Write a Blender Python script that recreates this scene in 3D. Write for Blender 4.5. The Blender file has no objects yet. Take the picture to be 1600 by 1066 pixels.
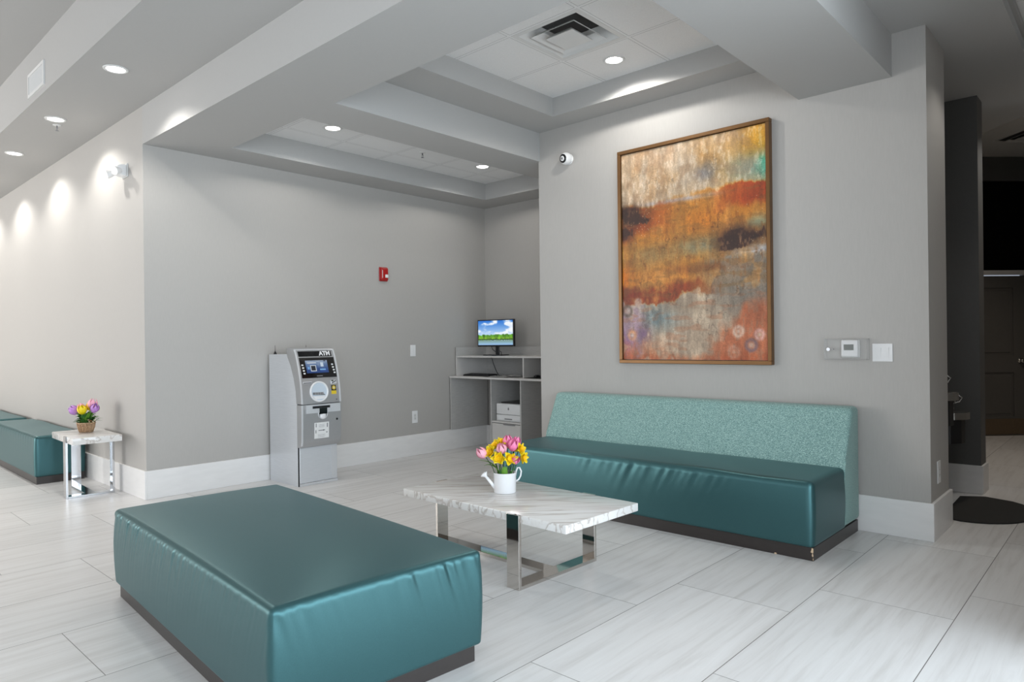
import bpy, bmesh, math, random
import numpy as np
from mathutils import Vector, Matrix, Euler

S = bpy.context.scene
COL = S.collection
PI = math.pi
R = math.radians

# ------------------------------------------------------------------ camera
cam_d = bpy.data.cameras.new('camera')
cam = bpy.data.objects.new('camera', cam_d); COL.objects.link(cam)
cam_d.sensor_width = 36.0
cam_d.lens = 1071.0 / 1600.0 * 36.0
cam_d.shift_y = 1.8 / 1600.0
cam_d.clip_start = 0.05
cam.matrix_world = (Matrix.Translation((0, 0, 1.33)) @ Matrix.Rotation(R(42.64), 4, 'Z')
                    @ Matrix.Rotation(R(90), 4, 'X') @ Matrix.Rotation(R(-0.69), 4, 'Z'))
S.camera = cam

# ------------------------------------------------------------------ world, exposure
S.view_settings.view_transform = 'Standard'
S.view_settings.look = 'None'
S.view_settings.gamma = 1.0
S.view_settings.use_curve_mapping = False
S.view_settings.exposure = 0.04
w = bpy.data.worlds.new('world'); S.world = w
w.use_nodes = True
w.node_tree.nodes['Background'].inputs[0].default_value = (0.75, 0.85, 1.0, 1)
w.node_tree.nodes['Background'].inputs[1].default_value = 0.6


def area(name, loc, rot, sx, sy, power, color, spread=180):
    l = bpy.data.lights.new(name, 'AREA'); l.shape = 'RECTANGLE'
    l.size = sx; l.size_y = sy; l.energy = power; l.color = color; l.spread = R(spread)
    o = bpy.data.objects.new(name, l); COL.objects.link(o)
    o.location = loc; o.rotation_euler = rot
    return o


# daylight coming in through the glazed walls (all of them outside the frame)
area('daylight_right', (2.40, 1.65, 1.55), (0, R(90), 0), 2.8, 12.4, 620, (0.81, 0.915, 1.0))
area('daylight_front', (-2.6, -5.9, 1.8), (R(90), 0, 0), 9.0, 3.0, 80, (1.0, 0.98, 0.95))
area('daylight_hall', (-12.5, -5.9, 1.8), (R(90), 0, 0), 7.0, 3.0, 540, (1.0, 0.98, 0.95))


def spot(name, loc, power, size=110, blend=0.35, rad=0.05, color=(1.0, 0.97, 0.92)):
    l = bpy.data.lights.new(name, 'SPOT'); l.energy = power; l.spot_size = R(size)
    l.spot_blend = blend; l.shadow_soft_size = rad; l.color = color
    o = bpy.data.objects.new(name, l); COL.objects.link(o)
    o.location = loc
    return o


# ------------------------------------------------------------------ materials
def nt(name):
    m = bpy.data.materials.new(name); m.use_nodes = True
    t = m.node_tree; b = t.nodes['Principled BSDF']
    return m, t, b


def N(t, kind, **kw):
    n = t.nodes.new(kind)
    for k, v in kw.items():
        setattr(n, k, v)
    return n


def rgb(r, g, b):
    def f(c):
        c /= 255.0
        return c / 12.92 if c <= 0.04045 else ((c + 0.055) / 1.055) ** 2.4
    return (f(r), f(g), f(b), 1.0)


def plain(name, col, rough=0.5, metal=0.0, var=0.06, scale=30, bump=0.0, bscale=200, spec=0.5, coat=0.0, stretch=(1, 1, 1)):
    m, t, b = nt(name)
    tc = N(t, 'ShaderNodeTexCoord')
    mp = N(t, 'ShaderNodeMapping'); mp.inputs['Scale'].default_value = stretch
    t.links.new(tc.outputs['Object'], mp.inputs[0])
    no = N(t, 'ShaderNodeTexNoise'); no.inputs['Scale'].default_value = scale; no.inputs['Detail'].default_value = 3
    t.links.new(mp.outputs[0], no.inputs['Vector'])
    mx = N(t, 'ShaderNodeMix', data_type='RGBA')
    c = Vector(col[:3])
    mx.inputs['A'].default_value = (*(c * (1 - var)), 1); mx.inputs['B'].default_value = (*(c * (1 + var)), 1)
    t.links.new(no.outputs['Fac'], mx.inputs['Factor'])
    t.links.new(mx.outputs['Result'], b.inputs['Base Color'])
    b.inputs['Roughness'].default_value = rough; b.inputs['Metallic'].default_value = metal
    b.inputs['Specular IOR Level'].default_value = spec
    b.inputs['Coat Weight'].default_value = coat
    if bump:
        n2 = N(t, 'ShaderNodeTexNoise'); n2.inputs['Scale'].default_value = bscale; n2.inputs['Detail'].default_value = 2
        t.links.new(mp.outputs[0], n2.inputs['Vector'])
        bp = N(t, 'ShaderNodeBump'); bp.inputs['Strength'].default_value = bump; bp.inputs['Distance'].default_value = 0.002
        t.links.new(n2.outputs['Fac'], bp.inputs['Height']); t.links.new(bp.outputs[0], b.inputs['Normal'])
    return m


def emit(name, col, strength):
    m, t, b = nt(name)
    b.inputs['Base Color'].default_value = col
    b.inputs['Emission Color'].default_value = col
    b.inputs['Emission Strength'].default_value = strength
    return m


def attr_mat(name, emission=0.0, rough=0.6, detail=0.0):
    m, t, b = nt(name)
    a = N(t, 'ShaderNodeAttribute'); a.attribute_name = 'Col'
    out = a.outputs['Color']
    if detail:
        tc = N(t, 'ShaderNodeTexCoord')
        mp = N(t, 'ShaderNodeMapping'); mp.inputs['Scale'].default_value = (1, 1, 1)
        t.links.new(tc.outputs['Object'], mp.inputs[0])
        no = N(t, 'ShaderNodeTexNoise'); no.inputs['Scale'].default_value = 90; no.inputs['Detail'].default_value = 5
        t.links.new(mp.outputs[0], no.inputs['Vector'])
        rp = N(t, 'ShaderNodeMapRange'); rp.inputs['From Min'].default_value = 0.3; rp.inputs['From Max'].default_value = 0.7
        rp.inputs['To Min'].default_value = 1 - detail; rp.inputs['To Max'].default_value = 1 + detail
        t.links.new(no.outputs['Fac'], rp.inputs['Value'])
        vm = N(t, 'ShaderNodeVectorMath', operation='SCALE')
        t.links.new(out, vm.inputs[0]); t.links.new(rp.outputs[0], vm.inputs['Scale'])
        out = vm.outputs[0]
    if emission:
        b.inputs['Base Color'].default_value = (0.01, 0.01, 0.01, 1)
        t.links.new(out, b.inputs['Emission Color']); b.inputs['Emission Strength'].default_value = emission
    else:
        t.links.new(out, b.inputs['Base Color'])
    b.inputs['Roughness'].default_value = rough
    return m


def floor_mat():
    m, t, b = nt('floor_tile')
    tc = N(t, 'ShaderNodeTexCoord')
    sp = N(t, 'ShaderNodeSeparateXYZ'); t.links.new(tc.outputs['Object'], sp.inputs[0])

    def M(op, a, bb=None):
        n = N(t, 'ShaderNodeMath', operation=op)
        for i, v in enumerate((a, bb)):
            if v is None: continue
            if isinstance(v, (int, float)): n.inputs[i].default_value = v
            else: t.links.new(v, n.inputs[i])
        return n.outputs[0]
    cx = M('DIVIDE', M('ADD', sp.outputs['X'], 1.274), 0.61)
    col = M('FLOOR', cx)
    fx = M('FRACT', cx)
    cy = M('DIVIDE', M('SUBTRACT', M('SUBTRACT', sp.outputs['Y'], 0.103), M('MULTIPLY', col, 0.40667)), 1.22)
    row = M('FLOOR', cy); fy = M('FRACT', cy)
    dx = M('MULTIPLY', M('MINIMUM', fx, M('SUBTRACT', 1.0, fx)), 0.61)
    dy = M('MULTIPLY', M('MINIMUM', fy, M('SUBTRACT', 1.0, fy)), 1.22)
    gx = M('LESS_THAN', dx, 0.0018); gy = M('LESS_THAN', dy, 0.0016)
    g = M('MAXIMUM', gx, gy)
    cb = N(t, 'ShaderNodeCombineXYZ'); t.links.new(col, cb.inputs[0]); t.links.new(row, cb.inputs[1])
    wn = N(t, 'ShaderNodeTexWhiteNoise'); t.links.new(cb.outputs[0], wn.inputs['Vector'])
    # veins run along the long side of each tile; each tile is cut from another place
    add = N(t, 'ShaderNodeVectorMath', operation='MULTIPLY_ADD')
    t.links.new(wn.outputs['Color'], add.inputs[0]); add.inputs[1].default_value = (7, 7, 7)
    t.links.new(tc.outputs['Object'], add.inputs[2])
    mp = N(t, 'ShaderNodeMapping'); mp.inputs['Scale'].default_value = (13.0, 0.8, 1.0); mp.inputs['Rotation'].default_value = (0, 0, R(7))
    t.links.new(add.outputs[0], mp.inputs[0])
    n1 = N(t, 'ShaderNodeTexNoise'); n1.inputs['Scale'].default_value = 1.6; n1.inputs['Detail'].default_value = 7
    n1.inputs['Roughness'].default_value = 0.62; n1.inputs['Distortion'].default_value = 0.5
    t.links.new(mp.outputs[0], n1.inputs['Vector'])
    rp = N(t, 'ShaderNodeValToRGB')
    e = rp.color_ramp.elements
    e[0].position = 0.28; e[0].color = (0.62, 0.60, 0.58, 1)
    e[1].position = 0.72; e[1].color = (0.78, 0.77, 0.76, 1)
    k = e.new(0.5); k.color = (0.735, 0.72, 0.708, 1)
    t.links.new(n1.outputs['Fac'], rp.inputs[0])
    tint = N(t, 'ShaderNodeMapRange'); tint.inputs['To Min'].default_value = 0.94; tint.inputs['To Max'].default_value = 1.04
    t.links.new(wn.outputs['Value'], tint.inputs['Value'])
    vs = N(t, 'ShaderNodeVectorMath', operation='SCALE'); t.links.new(rp.outputs['Color'], vs.inputs[0]); t.links.new(tint.outputs[0], vs.inputs['Scale'])
    mx = N(t, 'ShaderNodeMix', data_type='RGBA'); t.links.new(g, mx.inputs['Factor'])
    t.links.new(vs.outputs[0], mx.inputs['A']); mx.inputs['B'].default_value = (0.17, 0.16, 0.15, 1)
    t.links.new(mx.outputs['Result'], b.inputs['Base Color'])
    b.inputs['Roughness'].default_value = 0.34
    b.inputs['Specular IOR Level'].default_value = 0.4
    bp = N(t, 'ShaderNodeBump'); bp.inputs['Strength'].default_value = 0.15; bp.inputs['Distance'].default_value = 0.001; bp.invert = True
    t.links.new(g, bp.inputs['Height']); t.links.new(bp.outputs[0], b.inputs['Normal'])
    return m


def wall_mat(name, col):
    m, t, b = nt(name)
    tc = N(t, 'ShaderNodeTexCoord')
    mp = N(t, 'ShaderNodeMapping'); mp.inputs['Scale'].default_value = (60, 60, 6)
    t.links.new(tc.outputs['Object'], mp.inputs[0])
    no = N(t, 'ShaderNodeTexNoise'); no.inputs['Scale'].default_value = 2.5; no.inputs['Detail'].default_value = 4
    t.links.new(mp.outputs[0], no.inputs['Vector'])
    mx = N(t, 'ShaderNodeMix', data_type='RGBA')
    c = Vector(col[:3])
    mx.inputs['A'].default_value = (*(c * 0.95), 1); mx.inputs['B'].default_value = (*(c * 1.05), 1)
    t.links.new(no.outputs['Fac'], mx.inputs['Factor']); t.links.new(mx.outputs['Result'], b.inputs['Base Color'])
    b.inputs['Roughness'].default_value = 0.62
    b.inputs['Specular IOR Level'].default_value = 0.35
    bp = N(t, 'ShaderNodeBump'); bp.inputs['Strength'].default_value = 0.12; bp.inputs['Distance'].default_value = 0.002
    t.links.new(no.outputs['Fac'], bp.inputs['Height']); t.links.new(bp.outputs[0], b.inputs['Normal'])
    return m


def ceil_tile_mat(name, x0, y0, s=0.61):
    m, t, b = nt(name)
    tc = N(t, 'ShaderNodeTexCoord')
    sp = N(t, 'ShaderNodeSeparateXYZ'); t.links.new(tc.outputs['Object'], sp.inputs[0])

    def M(op, a, bb=None):
        n = N(t, 'ShaderNodeMath', operation=op)
        for i, v in enumerate((a, bb)):
            if v is None: continue
            if isinstance(v, (int, float)): n.inputs[i].default_value = v
            else: t.links.new(v, n.inputs[i])
        return n.outputs[0]
    fx = M('FRACT', M('DIVIDE', M('SUBTRACT', sp.outputs['X'], x0), s))
    fy = M('FRACT', M('DIVIDE', M('SUBTRACT', sp.outputs['Y'], y0), s))
    dx = M('MINIMUM', fx, M('SUBTRACT', 1.0, fx)); dy = M('MINIMUM', fy, M('SUBTRACT', 1.0, fy))
    d = M('MULTIPLY', M('MINIMUM', dx, dy), s)
    g = M('MULTIPLY', M('LESS_THAN', d, 0.0145), M('GREATER_THAN', d, 0.012))   # shadow gap beside each grid bar, painted as a dark line
    no = N(t, 'ShaderNodeTexNoise'); no.inputs['Scale'].default_value = 160; no.inputs['Detail'].default_value = 2
    t.links.new(tc.outputs['Object'], no.inputs['Vector'])
    mx = N(t, 'ShaderNodeMix', data_type='RGBA'); mx.inputs['A'].default_value = (0.74, 0.74, 0.735, 1); mx.inputs['B'].default_value = (0.88, 0.88, 0.875, 1)
    t.links.new(no.outputs['Fac'], mx.inputs['Factor'])
    m2 = N(t, 'ShaderNodeMix', data_type='RGBA'); t.links.new(g, m2.inputs['Factor'])
    t.links.new(mx.outputs['Result'], m2.inputs['A']); m2.inputs['B'].default_value = (0.22, 0.22, 0.22, 1)
    t.links.new(m2.outputs['Result'], b.inputs['Base Color'])
    b.inputs['Roughness'].default_value = 0.8
    return m


def satin(name, col, tint):
    m, t, b = nt(name)
    tc = N(t, 'ShaderNodeTexCoord')
    no = N(t, 'ShaderNodeTexNoise'); no.inputs['Scale'].default_value = 260; no.inputs['Detail'].default_value = 2
    t.links.new(tc.outputs['Object'], no.inputs['Vector'])
    mx = N(t, 'ShaderNodeMix', data_type='RGBA'); c = Vector(col)
    mx.inputs['A'].default_value = (*(c * 0.88), 1); mx.inputs['B'].default_value = (*(c * 1.12), 1)
    t.links.new(no.outputs['Fac'], mx.inputs['Factor']); t.links.new(mx.outputs['Result'], b.inputs['Base Color'])
    b.inputs['Metallic'].default_value = 0.68
    b.inputs['Roughness'].default_value = 0.37
    b.inputs['Specular IOR Level'].default_value = 0.5
    b.inputs['Sheen Weight'].default_value = 0.08; b.inputs['Sheen Tint'].default_value = (*tint, 1); b.inputs['Sheen Roughness'].default_value = 0.4
    return m


def tweed():
    m, t, b = nt('teal_tweed')
    tc = N(t, 'ShaderNodeTexCoord')
    n1 = N(t, 'ShaderNodeTexNoise'); n1.inputs['Scale'].default_value = 210; n1.inputs['Detail'].default_value = 3; n1.inputs['Roughness'].default_value = 0.7
    mp = N(t, 'ShaderNodeMapping'); mp.inputs['Scale'].default_value = (0.55, 1.0, 1.4)
    t.links.new(tc.outputs['Object'], mp.inputs[0]); t.links.new(mp.outputs[0], n1.inputs['Vector'])
    rp = N(t, 'ShaderNodeValToRGB'); e = rp.color_ramp.elements
    e[0].position = 0.33; e[0].color = rgb(80, 118, 118)
    e[1].position = 0.66; e[1].color = rgb(180, 212, 206)
    k = e.new(0.5); k.color = rgb(130, 162, 157)
    t.links.new(n1.outputs['Fac'], rp.inputs[0]); t.links.new(rp.outputs[0], b.inputs['Base Color'])
    b.inputs['Roughness'].default_value = 0.9; b.inputs['Specular IOR Level'].default_value = 0.15
    b.inputs['Sheen Weight'].default_value = 0.15
    bp = N(t, 'ShaderNodeBump'); bp.inputs['Strength'].default_value = 0.4; bp.inputs['Distance'].default_value = 0.002
    t.links.new(n1.outputs['Fac'], bp.inputs['Height']); t.links.new(bp.outputs[0], b.inputs['Normal'])
    return m


def marble():
    m, t, b = nt('white_marble')
    tc = N(t, 'ShaderNodeTexCoord')
    rot = N(t, 'ShaderNodeMapping'); rot.inputs['Rotation'].default_value = (0, 0, R(-46))
    t.links.new(tc.outputs['Object'], rot.inputs[0])
    mp = N(t, 'ShaderNodeMapping'); mp.inputs['Scale'].default_value = (0.30, 4.2, 2.0)
    t.links.new(rot.outputs[0], mp.inputs[0])
    n1 = N(t, 'ShaderNodeTexNoise'); n1.inputs['Scale'].default_value = 2.3; n1.inputs['Detail'].default_value = 5; n1.inputs['Roughness'].default_value = 0.5; n1.inputs['Distortion'].default_value = 0.2
    t.links.new(mp.outputs[0], n1.inputs['Vector'])
    rp = N(t, 'ShaderNodeValToRGB'); e = rp.color_ramp.elements
    e[0].position = 0.30; e[0].color = (0.79, 0.785, 0.78, 1)
    e[1].position = 0.70; e[1].color = (0.78, 0.77, 0.755, 1)
    for p, c in ((0.415, (0.77, 0.755, 0.735, 1)), (0.44, (0.48, 0.435, 0.40, 1)), (0.465, (0.73, 0.71, 0.685, 1)), (0.54, (0.77, 0.76, 0.745, 1)), (0.575, (0.53, 0.48, 0.445, 1)), (0.60, (0.75, 0.735, 0.72, 1))):
        k = e.new(p); k.color = c
    t.links.new(n1.outputs['Fac'], rp.inputs[0]); t.links.new(rp.outputs[0], b.inputs['Base Color'])
    b.inputs['Roughness'].default_value = 0.18
    return m


def chrome(name, col, rough):
    m, t, b = nt(name)
    tc = N(t, 'ShaderNodeTexCoord'); no = N(t, 'ShaderNodeTexNoise'); no.inputs['Scale'].default_value = 12
    t.links.new(tc.outputs['Object'], no.inputs['Vector'])
    mr = N(t, 'ShaderNodeMapRange'); mr.inputs['To Min'].default_value = rough; mr.inputs['To Max'].default_value = rough * 1.6
    t.links.new(no.outputs['Fac'], mr.inputs['Value']); t.links.new(mr.outputs[0], b.inputs['Roughness'])
    b.inputs['Base Color'].default_value = (*col, 1); b.inputs['Metallic'].default_value = 1.0
    return m


def clear(name):
    m, t, b = nt(name)
    b.inputs['Base Color'].default_value = (0.75, 0.76, 0.76, 1)
    b.inputs['Roughness'].default_value = 0.04
    lw = N(t, 'ShaderNodeLayerWeight'); lw.inputs['Blend'].default_value = 0.35
    mr = N(t, 'ShaderNodeMapRange'); mr.inputs['To Min'].default_value = 0.05; mr.inputs['To Max'].default_value = 0.45
    t.links.new(lw.outputs['Facing'], mr.inputs['Value']); t.links.new(mr.outputs[0], b.inputs['Alpha'])
    return m


WALL = rgb(178, 175, 171)
M_ = dict(
    floor=floor_mat(),
    wall=wall_mat('grey_wall_covering', WALL),
    ceil=plain('grey_ceiling_paint', rgb(178, 177, 175), 0.75, var=0.02, scale=60, bump=0.1, bscale=300),
    tile1=ceil_tile_mat('ceiling_tile_alcove', -5.66, 3.78),
    tile2=ceil_tile_mat('ceiling_tile_lounge', -3.34, 3.64),
    tile3=ceil_tile_mat('ceiling_tile_passage', -0.30, 3.64),
    base=plain('pale_stone_baseboard', (0.82, 0.81, 0.80), 0.4, var=0.06, scale=6, stretch=(1, 1, 4)),
    satin=satin('teal_satin_vinyl', (0.045, 0.122, 0.131), (0.45, 0.8, 0.85)),
    seam=plain('dark_teal_thread', (0.012, 0.06, 0.06), 0.6),
    tweed=tweed(),
    plinth=plain('dark_brown_plinth', (0.030, 0.024, 0.022), 0.35, var=0.2, scale=14, stretch=(1, 1, 6)),
    marble=marble(),
    chrome=chrome('polished_nickel', (0.62, 0.585, 0.55), 0.035),
    chrome2=chrome('bright_chrome', (0.60, 0.61, 0.63), 0.06),
    brushed=plain('brushed_silver', (0.70, 0.72, 0.75), 0.38, 0.35, var=0.10, scale=5, stretch=(2, 2, 60)),
    silver=plain('silver_plastic', (0.40, 0.40, 0.405), 0.34, 0.35, var=0.03),
    silverlite=plain('light_silver_plastic', (0.68, 0.69, 0.71), 0.3, 0.25, var=0.03),
    white=plain('white_plastic', (0.80, 0.80, 0.80), 0.35, var=0.02),
    ceramic=plain('white_enamel', (0.84, 0.84, 0.85), 0.2, var=0.02),
    offwhite=plain('off_white_plastic', (0.66, 0.66, 0.65), 0.4, var=0.03),
    paper=plain('white_paper', (0.80, 0.80, 0.79), 0.8, var=0.03),
    black=plain('black_plastic', (0.012, 0.012, 0.014), 0.3, var=0.1),
    gloss_black=plain('gloss_black_glass', (0.006, 0.006, 0.007), 0.08, var=0.1),
    dark_panel=plain('matt_black_panel', (0.004, 0.004, 0.004), 0.6, var=0.1, spec=0.1),
    rubber=plain('black_rubber_mat', (0.012, 0.012, 0.012), 0.85, var=0.3, scale=120, bump=0.6, bscale=400),
    grey=plain('grey_plastic', (0.20, 0.20, 0.21), 0.4, var=0.05),
    red=plain('red_plastic', (0.42, 0.012, 0.012), 0.3, var=0.05),
    yellow=plain('yellow_sticker', (0.75, 0.55, 0.03), 0.5, var=0.05),
    laminate=plain('grey_oak_laminate', (0.46, 0.45, 0.435), 0.45, var=0.13, scale=4, stretch=(3, 3, 20)),
    laminate_edge=plain('pale_laminate_edge', (0.62, 0.60, 0.58), 0.4, var=0.05, scale=8),
    frame=plain('bronze_frame', (0.19, 0.095, 0.035), 0.38, 0.55, var=0.2, scale=8),
    steel=chrome('stainless_steel', (0.55, 0.54, 0.52), 0.18),
    darksteel=plain('black_fountain_cabinet', (0.018, 0.018, 0.019), 0.35, var=0.1),
    brass=plain('brown_kick_plate', (0.20, 0.15, 0.10), 0.4, 0.6, var=0.12),
    door=plain('charcoal_door_paint', (0.105, 0.102, 0.098), 0.5, var=0.06),
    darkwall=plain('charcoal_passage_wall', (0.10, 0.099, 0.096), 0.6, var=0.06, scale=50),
    diffuser=emit('lamp_lens', (1.0, 0.97, 0.93, 1), 14.0),
    diffuser_dim=emit('lamp_lens_dim', (1.0, 0.95, 0.88, 1), 5.0),
    trimwhite=plain('white_trim_ring', (0.72, 0.72, 0.71), 0.45, var=0.02),
    vent=plain('white_vent_metal', (0.70, 0.70, 0.69), 0.45, var=0.02),
    void=plain('dark_duct_interior', (0.05, 0.05, 0.05), 0.8, var=0.1),
    glass=clear('clear_acrylic'),
    lcd=plain('grey_lcd', (0.10, 0.115, 0.10), 0.2, var=0.05),
    leaf=plain('green_leaf', (0.13, 0.30, 0.035), 0.45, var=0.3, scale=40),
    darkleaf=plain('dark_green_leaf', (0.035, 0.13, 0.025), 0.45, var=0.35, scale=40),
    stem=plain('dark_green_stem', (0.02, 0.07, 0.015), 0.5, var=0.2),
    yel=plain('yellow_petal', (0.90, 0.70, 0.012), 0.5, var=0.12, scale=60),
    oran=plain('golden_trumpet', (0.90, 0.56, 0.01), 0.5, var=0.12, scale=60),
    pink=plain('pink_petal', (0.86, 0.22, 0.42), 0.5, var=0.2, scale=50),
    pinklite=plain('pale_pink_petal', (0.88, 0.42, 0.52), 0.5, var=0.2, scale=50),
    purple=plain('purple_petal', (0.50, 0.24, 0.62), 0.5, var=0.25, scale=50),
    wicker=plain('wicker', (0.46, 0.30, 0.18), 0.6, var=0.75, scale=110, stretch=(1, 1, 0.35)),
    berry=plain('brown_berry', (0.25, 0.07, 0.04), 0.5, var=0.2),
    bluewhite=plain('pale_blue_dish', (0.62, 0.70, 0.78), 0.3, var=0.02),
    chip=plain('bare_chipboard', (0.62, 0.46, 0.30), 0.8, var=0.15, scale=120),
    ink=plain('black_ink', (0.03, 0.03, 0.035), 0.6, var=0.05),
    window_frame=plain('dark_window_frame', (0.05, 0.05, 0.05), 0.4),
)


# ------------------------------------------------------------------ mesh helpers
def box(bm, x0, x1, y0, y1, z0, z1, bev=0.0, seg=2):
    vs = [bm.verts.new((x, y, z)) for x in (x0, x1) for y in (y0, y1) for z in (z0, z1)]
    idx = [(0, 1, 3, 2), (4, 6, 7, 5), (0, 4, 5, 1), (2, 3, 7, 6), (0, 2, 6, 4), (1, 5, 7, 3)]
    fs = [bm.faces.new([vs[i] for i in f]) for f in idx]
    if bev:
        es = list({e for f in fs for e in f.edges})
        bmesh.ops.bevel(bm, geom=es, offset=bev, segments=seg, affect='EDGES', profile=0.5, clamp_overlap=True)
    return bm


def prism(bm, pts, z0, z1, axis='Z'):
    """extrude a polygon; axis Z: pts are (x,y); axis Y: pts are (x,z); axis X: pts are (y,z)"""
    def P(a, b, c):
        return {'Z': (a, b, c), 'Y': (a, c, b), 'X': (c, a, b)}[axis]
    lo = [bm.verts.new(P(a, b, z0)) for a, b in pts]; hi = [bm.verts.new(P(a, b, z1)) for a, b in pts]
    n = len(pts)
    bm.faces.new(lo); bm.faces.new(hi[::-1])
    for i in range(n):
        bm.faces.new((lo[i], hi[i], hi[(i + 1) % n], lo[(i + 1) % n]))
    return bm


def lathe(bm, prof, seg=32, mat=None, cap=True):
    rings = []
    for r, z in prof:
        if r < 1e-6:
            rings.append([bm.verts.new((0, 0, z))])
        else:
            rings.append([bm.verts.new((r * math.cos(2 * PI * i / seg), r * math.sin(2 * PI * i / seg), z)) for i in range(seg)])
    new = [v for r in rings for v in r]
    for a, b in zip(rings, rings[1:]):
        for i in range(seg):
            j = (i + 1) % seg
            if len(a) == 1 and len(b) == 1: continue
            if len(a) == 1: bm.faces.new((a[0], b[i], b[j]))
            elif len(b) == 1: bm.faces.new((a[i], a[j], b[0]))
            else: bm.faces.new((a[i], a[j], b[j], b[i]))
    if mat is not None:
        bmesh.ops.transform(bm, matrix=mat, verts=new)
    return bm


def tube(bm, pts, r, seg=8, close=False):
    pts = [Vector(p) for p in pts]; n = len(pts)
    rs = r if isinstance(r, (list, tuple)) else [r] * n
    rings = []
    up = Vector((0.13, 0.21, 0.97)).normalized()
    prev = None
    for i, p in enumerate(pts):
        a = pts[(i - 1) % n] if (close or i > 0) else p
        b = pts[(i + 1) % n] if (close or i < n - 1) else p
        d = (b - a).normalized()
        if prev is None:
            x = d.cross(up)
            if x.length < 1e-3: x = d.cross(Vector((1, 0, 0)))
        else:
            x = prev - d * prev.dot(d)
        x.normalize(); prev = x; y = d.cross(x)
        rings.append([bm.verts.new(p + (x * math.cos(2 * PI * k / seg) + y * math.sin(2 * PI * k / seg)) * rs[i]) for k in range(seg)])
    m = n if close else n - 1
    for i in range(m):
        a, b = rings[i], rings[(i + 1) % n]
        for k in range(seg):
            bm.faces.new((a[k], a[(k + 1) % seg], b[(k + 1) % seg], b[k]))
    if not close:
        bm.faces.new(rings[0][::-1]); bm.faces.new(rings[-1])
    return bm


def ball(bm, c, rx, ry=None, rz=None, seg=16, rings=10):
    ry = rx if ry is None else ry; rz = rx if rz is None else rz
    prof = [(math.sin(PI * i / rings), -math.cos(PI * i / rings)) for i in range(rings + 1)]
    prof[0] = (0, -1); prof[-1] = (0, 1)
    lathe(bm, prof, seg, Matrix.Translation(c) @ Matrix.Diagonal((rx, ry, rz, 1)))
    return bm


def obj(name, bm, mat, parent=None, loc=(0, 0, 0), rot=(0, 0, 0), smooth=False, label=None, angle=None):
    bmesh.ops.recalc_face_normals(bm, faces=bm.faces)
    me = bpy.data.meshes.new(name); bm.to_mesh(me); bm.free()
    me.materials.append(M_[mat] if isinstance(mat, str) else mat)
    if smooth or angle:
        me.polygons.foreach_set('use_smooth', [True] * len(me.polygons))
        if angle:
            me.set_sharp_from_angle(angle=R(angle))
    o = bpy.data.objects.new(name, me); COL.objects.link(o)
    o.location = loc; o.rotation_euler = rot
    if parent is not None: o.parent = parent
    if label: o['label'] = label
    return o


def bx(name, mat, x0, x1, y0, y1, z0, z1, parent=None, bev=0.0, **kw):
    return obj(name, box(bmesh.new(), x0, x1, y0, y1, z0, z1, bev), mat, parent, **kw)


def tag(o, label, cat, group=None, kind=None):
    if label: o['label'] = label
    if cat: o['category'] = cat
    if group: o['group'] = group
    if kind: o['kind'] = kind
    return o


def thing(name, label, cat, loc=(0, 0, 0), rz=0.0, group=None):
    o = bpy.data.objects.new(name, None); COL.objects.link(o)
    o.empty_display_size = 0.1
    o.location = loc; o.rotation_euler = (0, 0, rz)
    return tag(o, label, cat, group)


def struct(o, label=None):
    o['kind'] = 'structure'
    if label: o['label'] = label
    return o


def dup(root, loc, label, group=None, rz=None):
    r = root.copy(); COL.objects.link(r); r.location = loc; r['label'] = label
    if rz is not None: r.rotation_euler = (0, 0, rz)
    if group: r['group'] = group
    for ch in list(root.children):
        c = ch.copy(); COL.objects.link(c); c.parent = r
        for g in list(ch.children):
            d = g.copy(); COL.objects.link(d); d.parent = c
    return r


# ------------------------------------------------------------------ THE SETTING
T = 0.12
X_L = -6.38      # alcove wall behind the cash machine
Y_H = 2.22       # hall wall
Y_W = 5.123      # painting wall
X_P0, X_P1 = -4.336, -1.025
Y_A = 6.42
Z_S = 3.09       # soffit underside
Z_C = 3.367
TOP = 3.62

struct(bx('floor', 'floor', -17, 5.2, -6.2, 15, -0.1, 0))

# walls
struct(bx('wall_hall', 'wall', -17, X_L - T, Y_H, Y_H + T, 0, 3.42))
struct(bx('wall_left', 'wall', X_L - T, X_L, Y_H + T, Y_A + T, 0, TOP))
struct(bx('wall_hall', 'wall', X_L - T, X_L, Y_H, Y_H + T, 0, 3.42))
struct(bx('wall_alcove', 'wall', X_L, X_P0, Y_A, Y_A + T, 0, Z_S))
struct(bx('wall_back', 'wall', X_P0, X_P1, Y_W, 5.675, 0, Z_C))
struct(bx('wall_return', 'wall', X_P0, X_P0 + T, 5.675, Y_A + T, 0, Z_S))
struct(bx('wall_recess', 'wall', -1.66, -1.54, 5.675, 6.93, 0, Z_C))
struct(bx('wall_passage', 'darkwall', -1.66, -1.015, 6.93, 7.164, 0, Z_C))
# passage beyond, turned 45 degrees
D45 = R(45)


def at45(e, d):
    c = math.sqrt(0.5)
    return ((e - d) * c, (e + d) * c)


def prism45(bm, e0, e1, d0, d1, z0, z1):
    return prism(bm, [at45(e0, d0), at45(e1, d0), at45(e1, d1), at45(e0, d1)], z0, z1)


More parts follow.
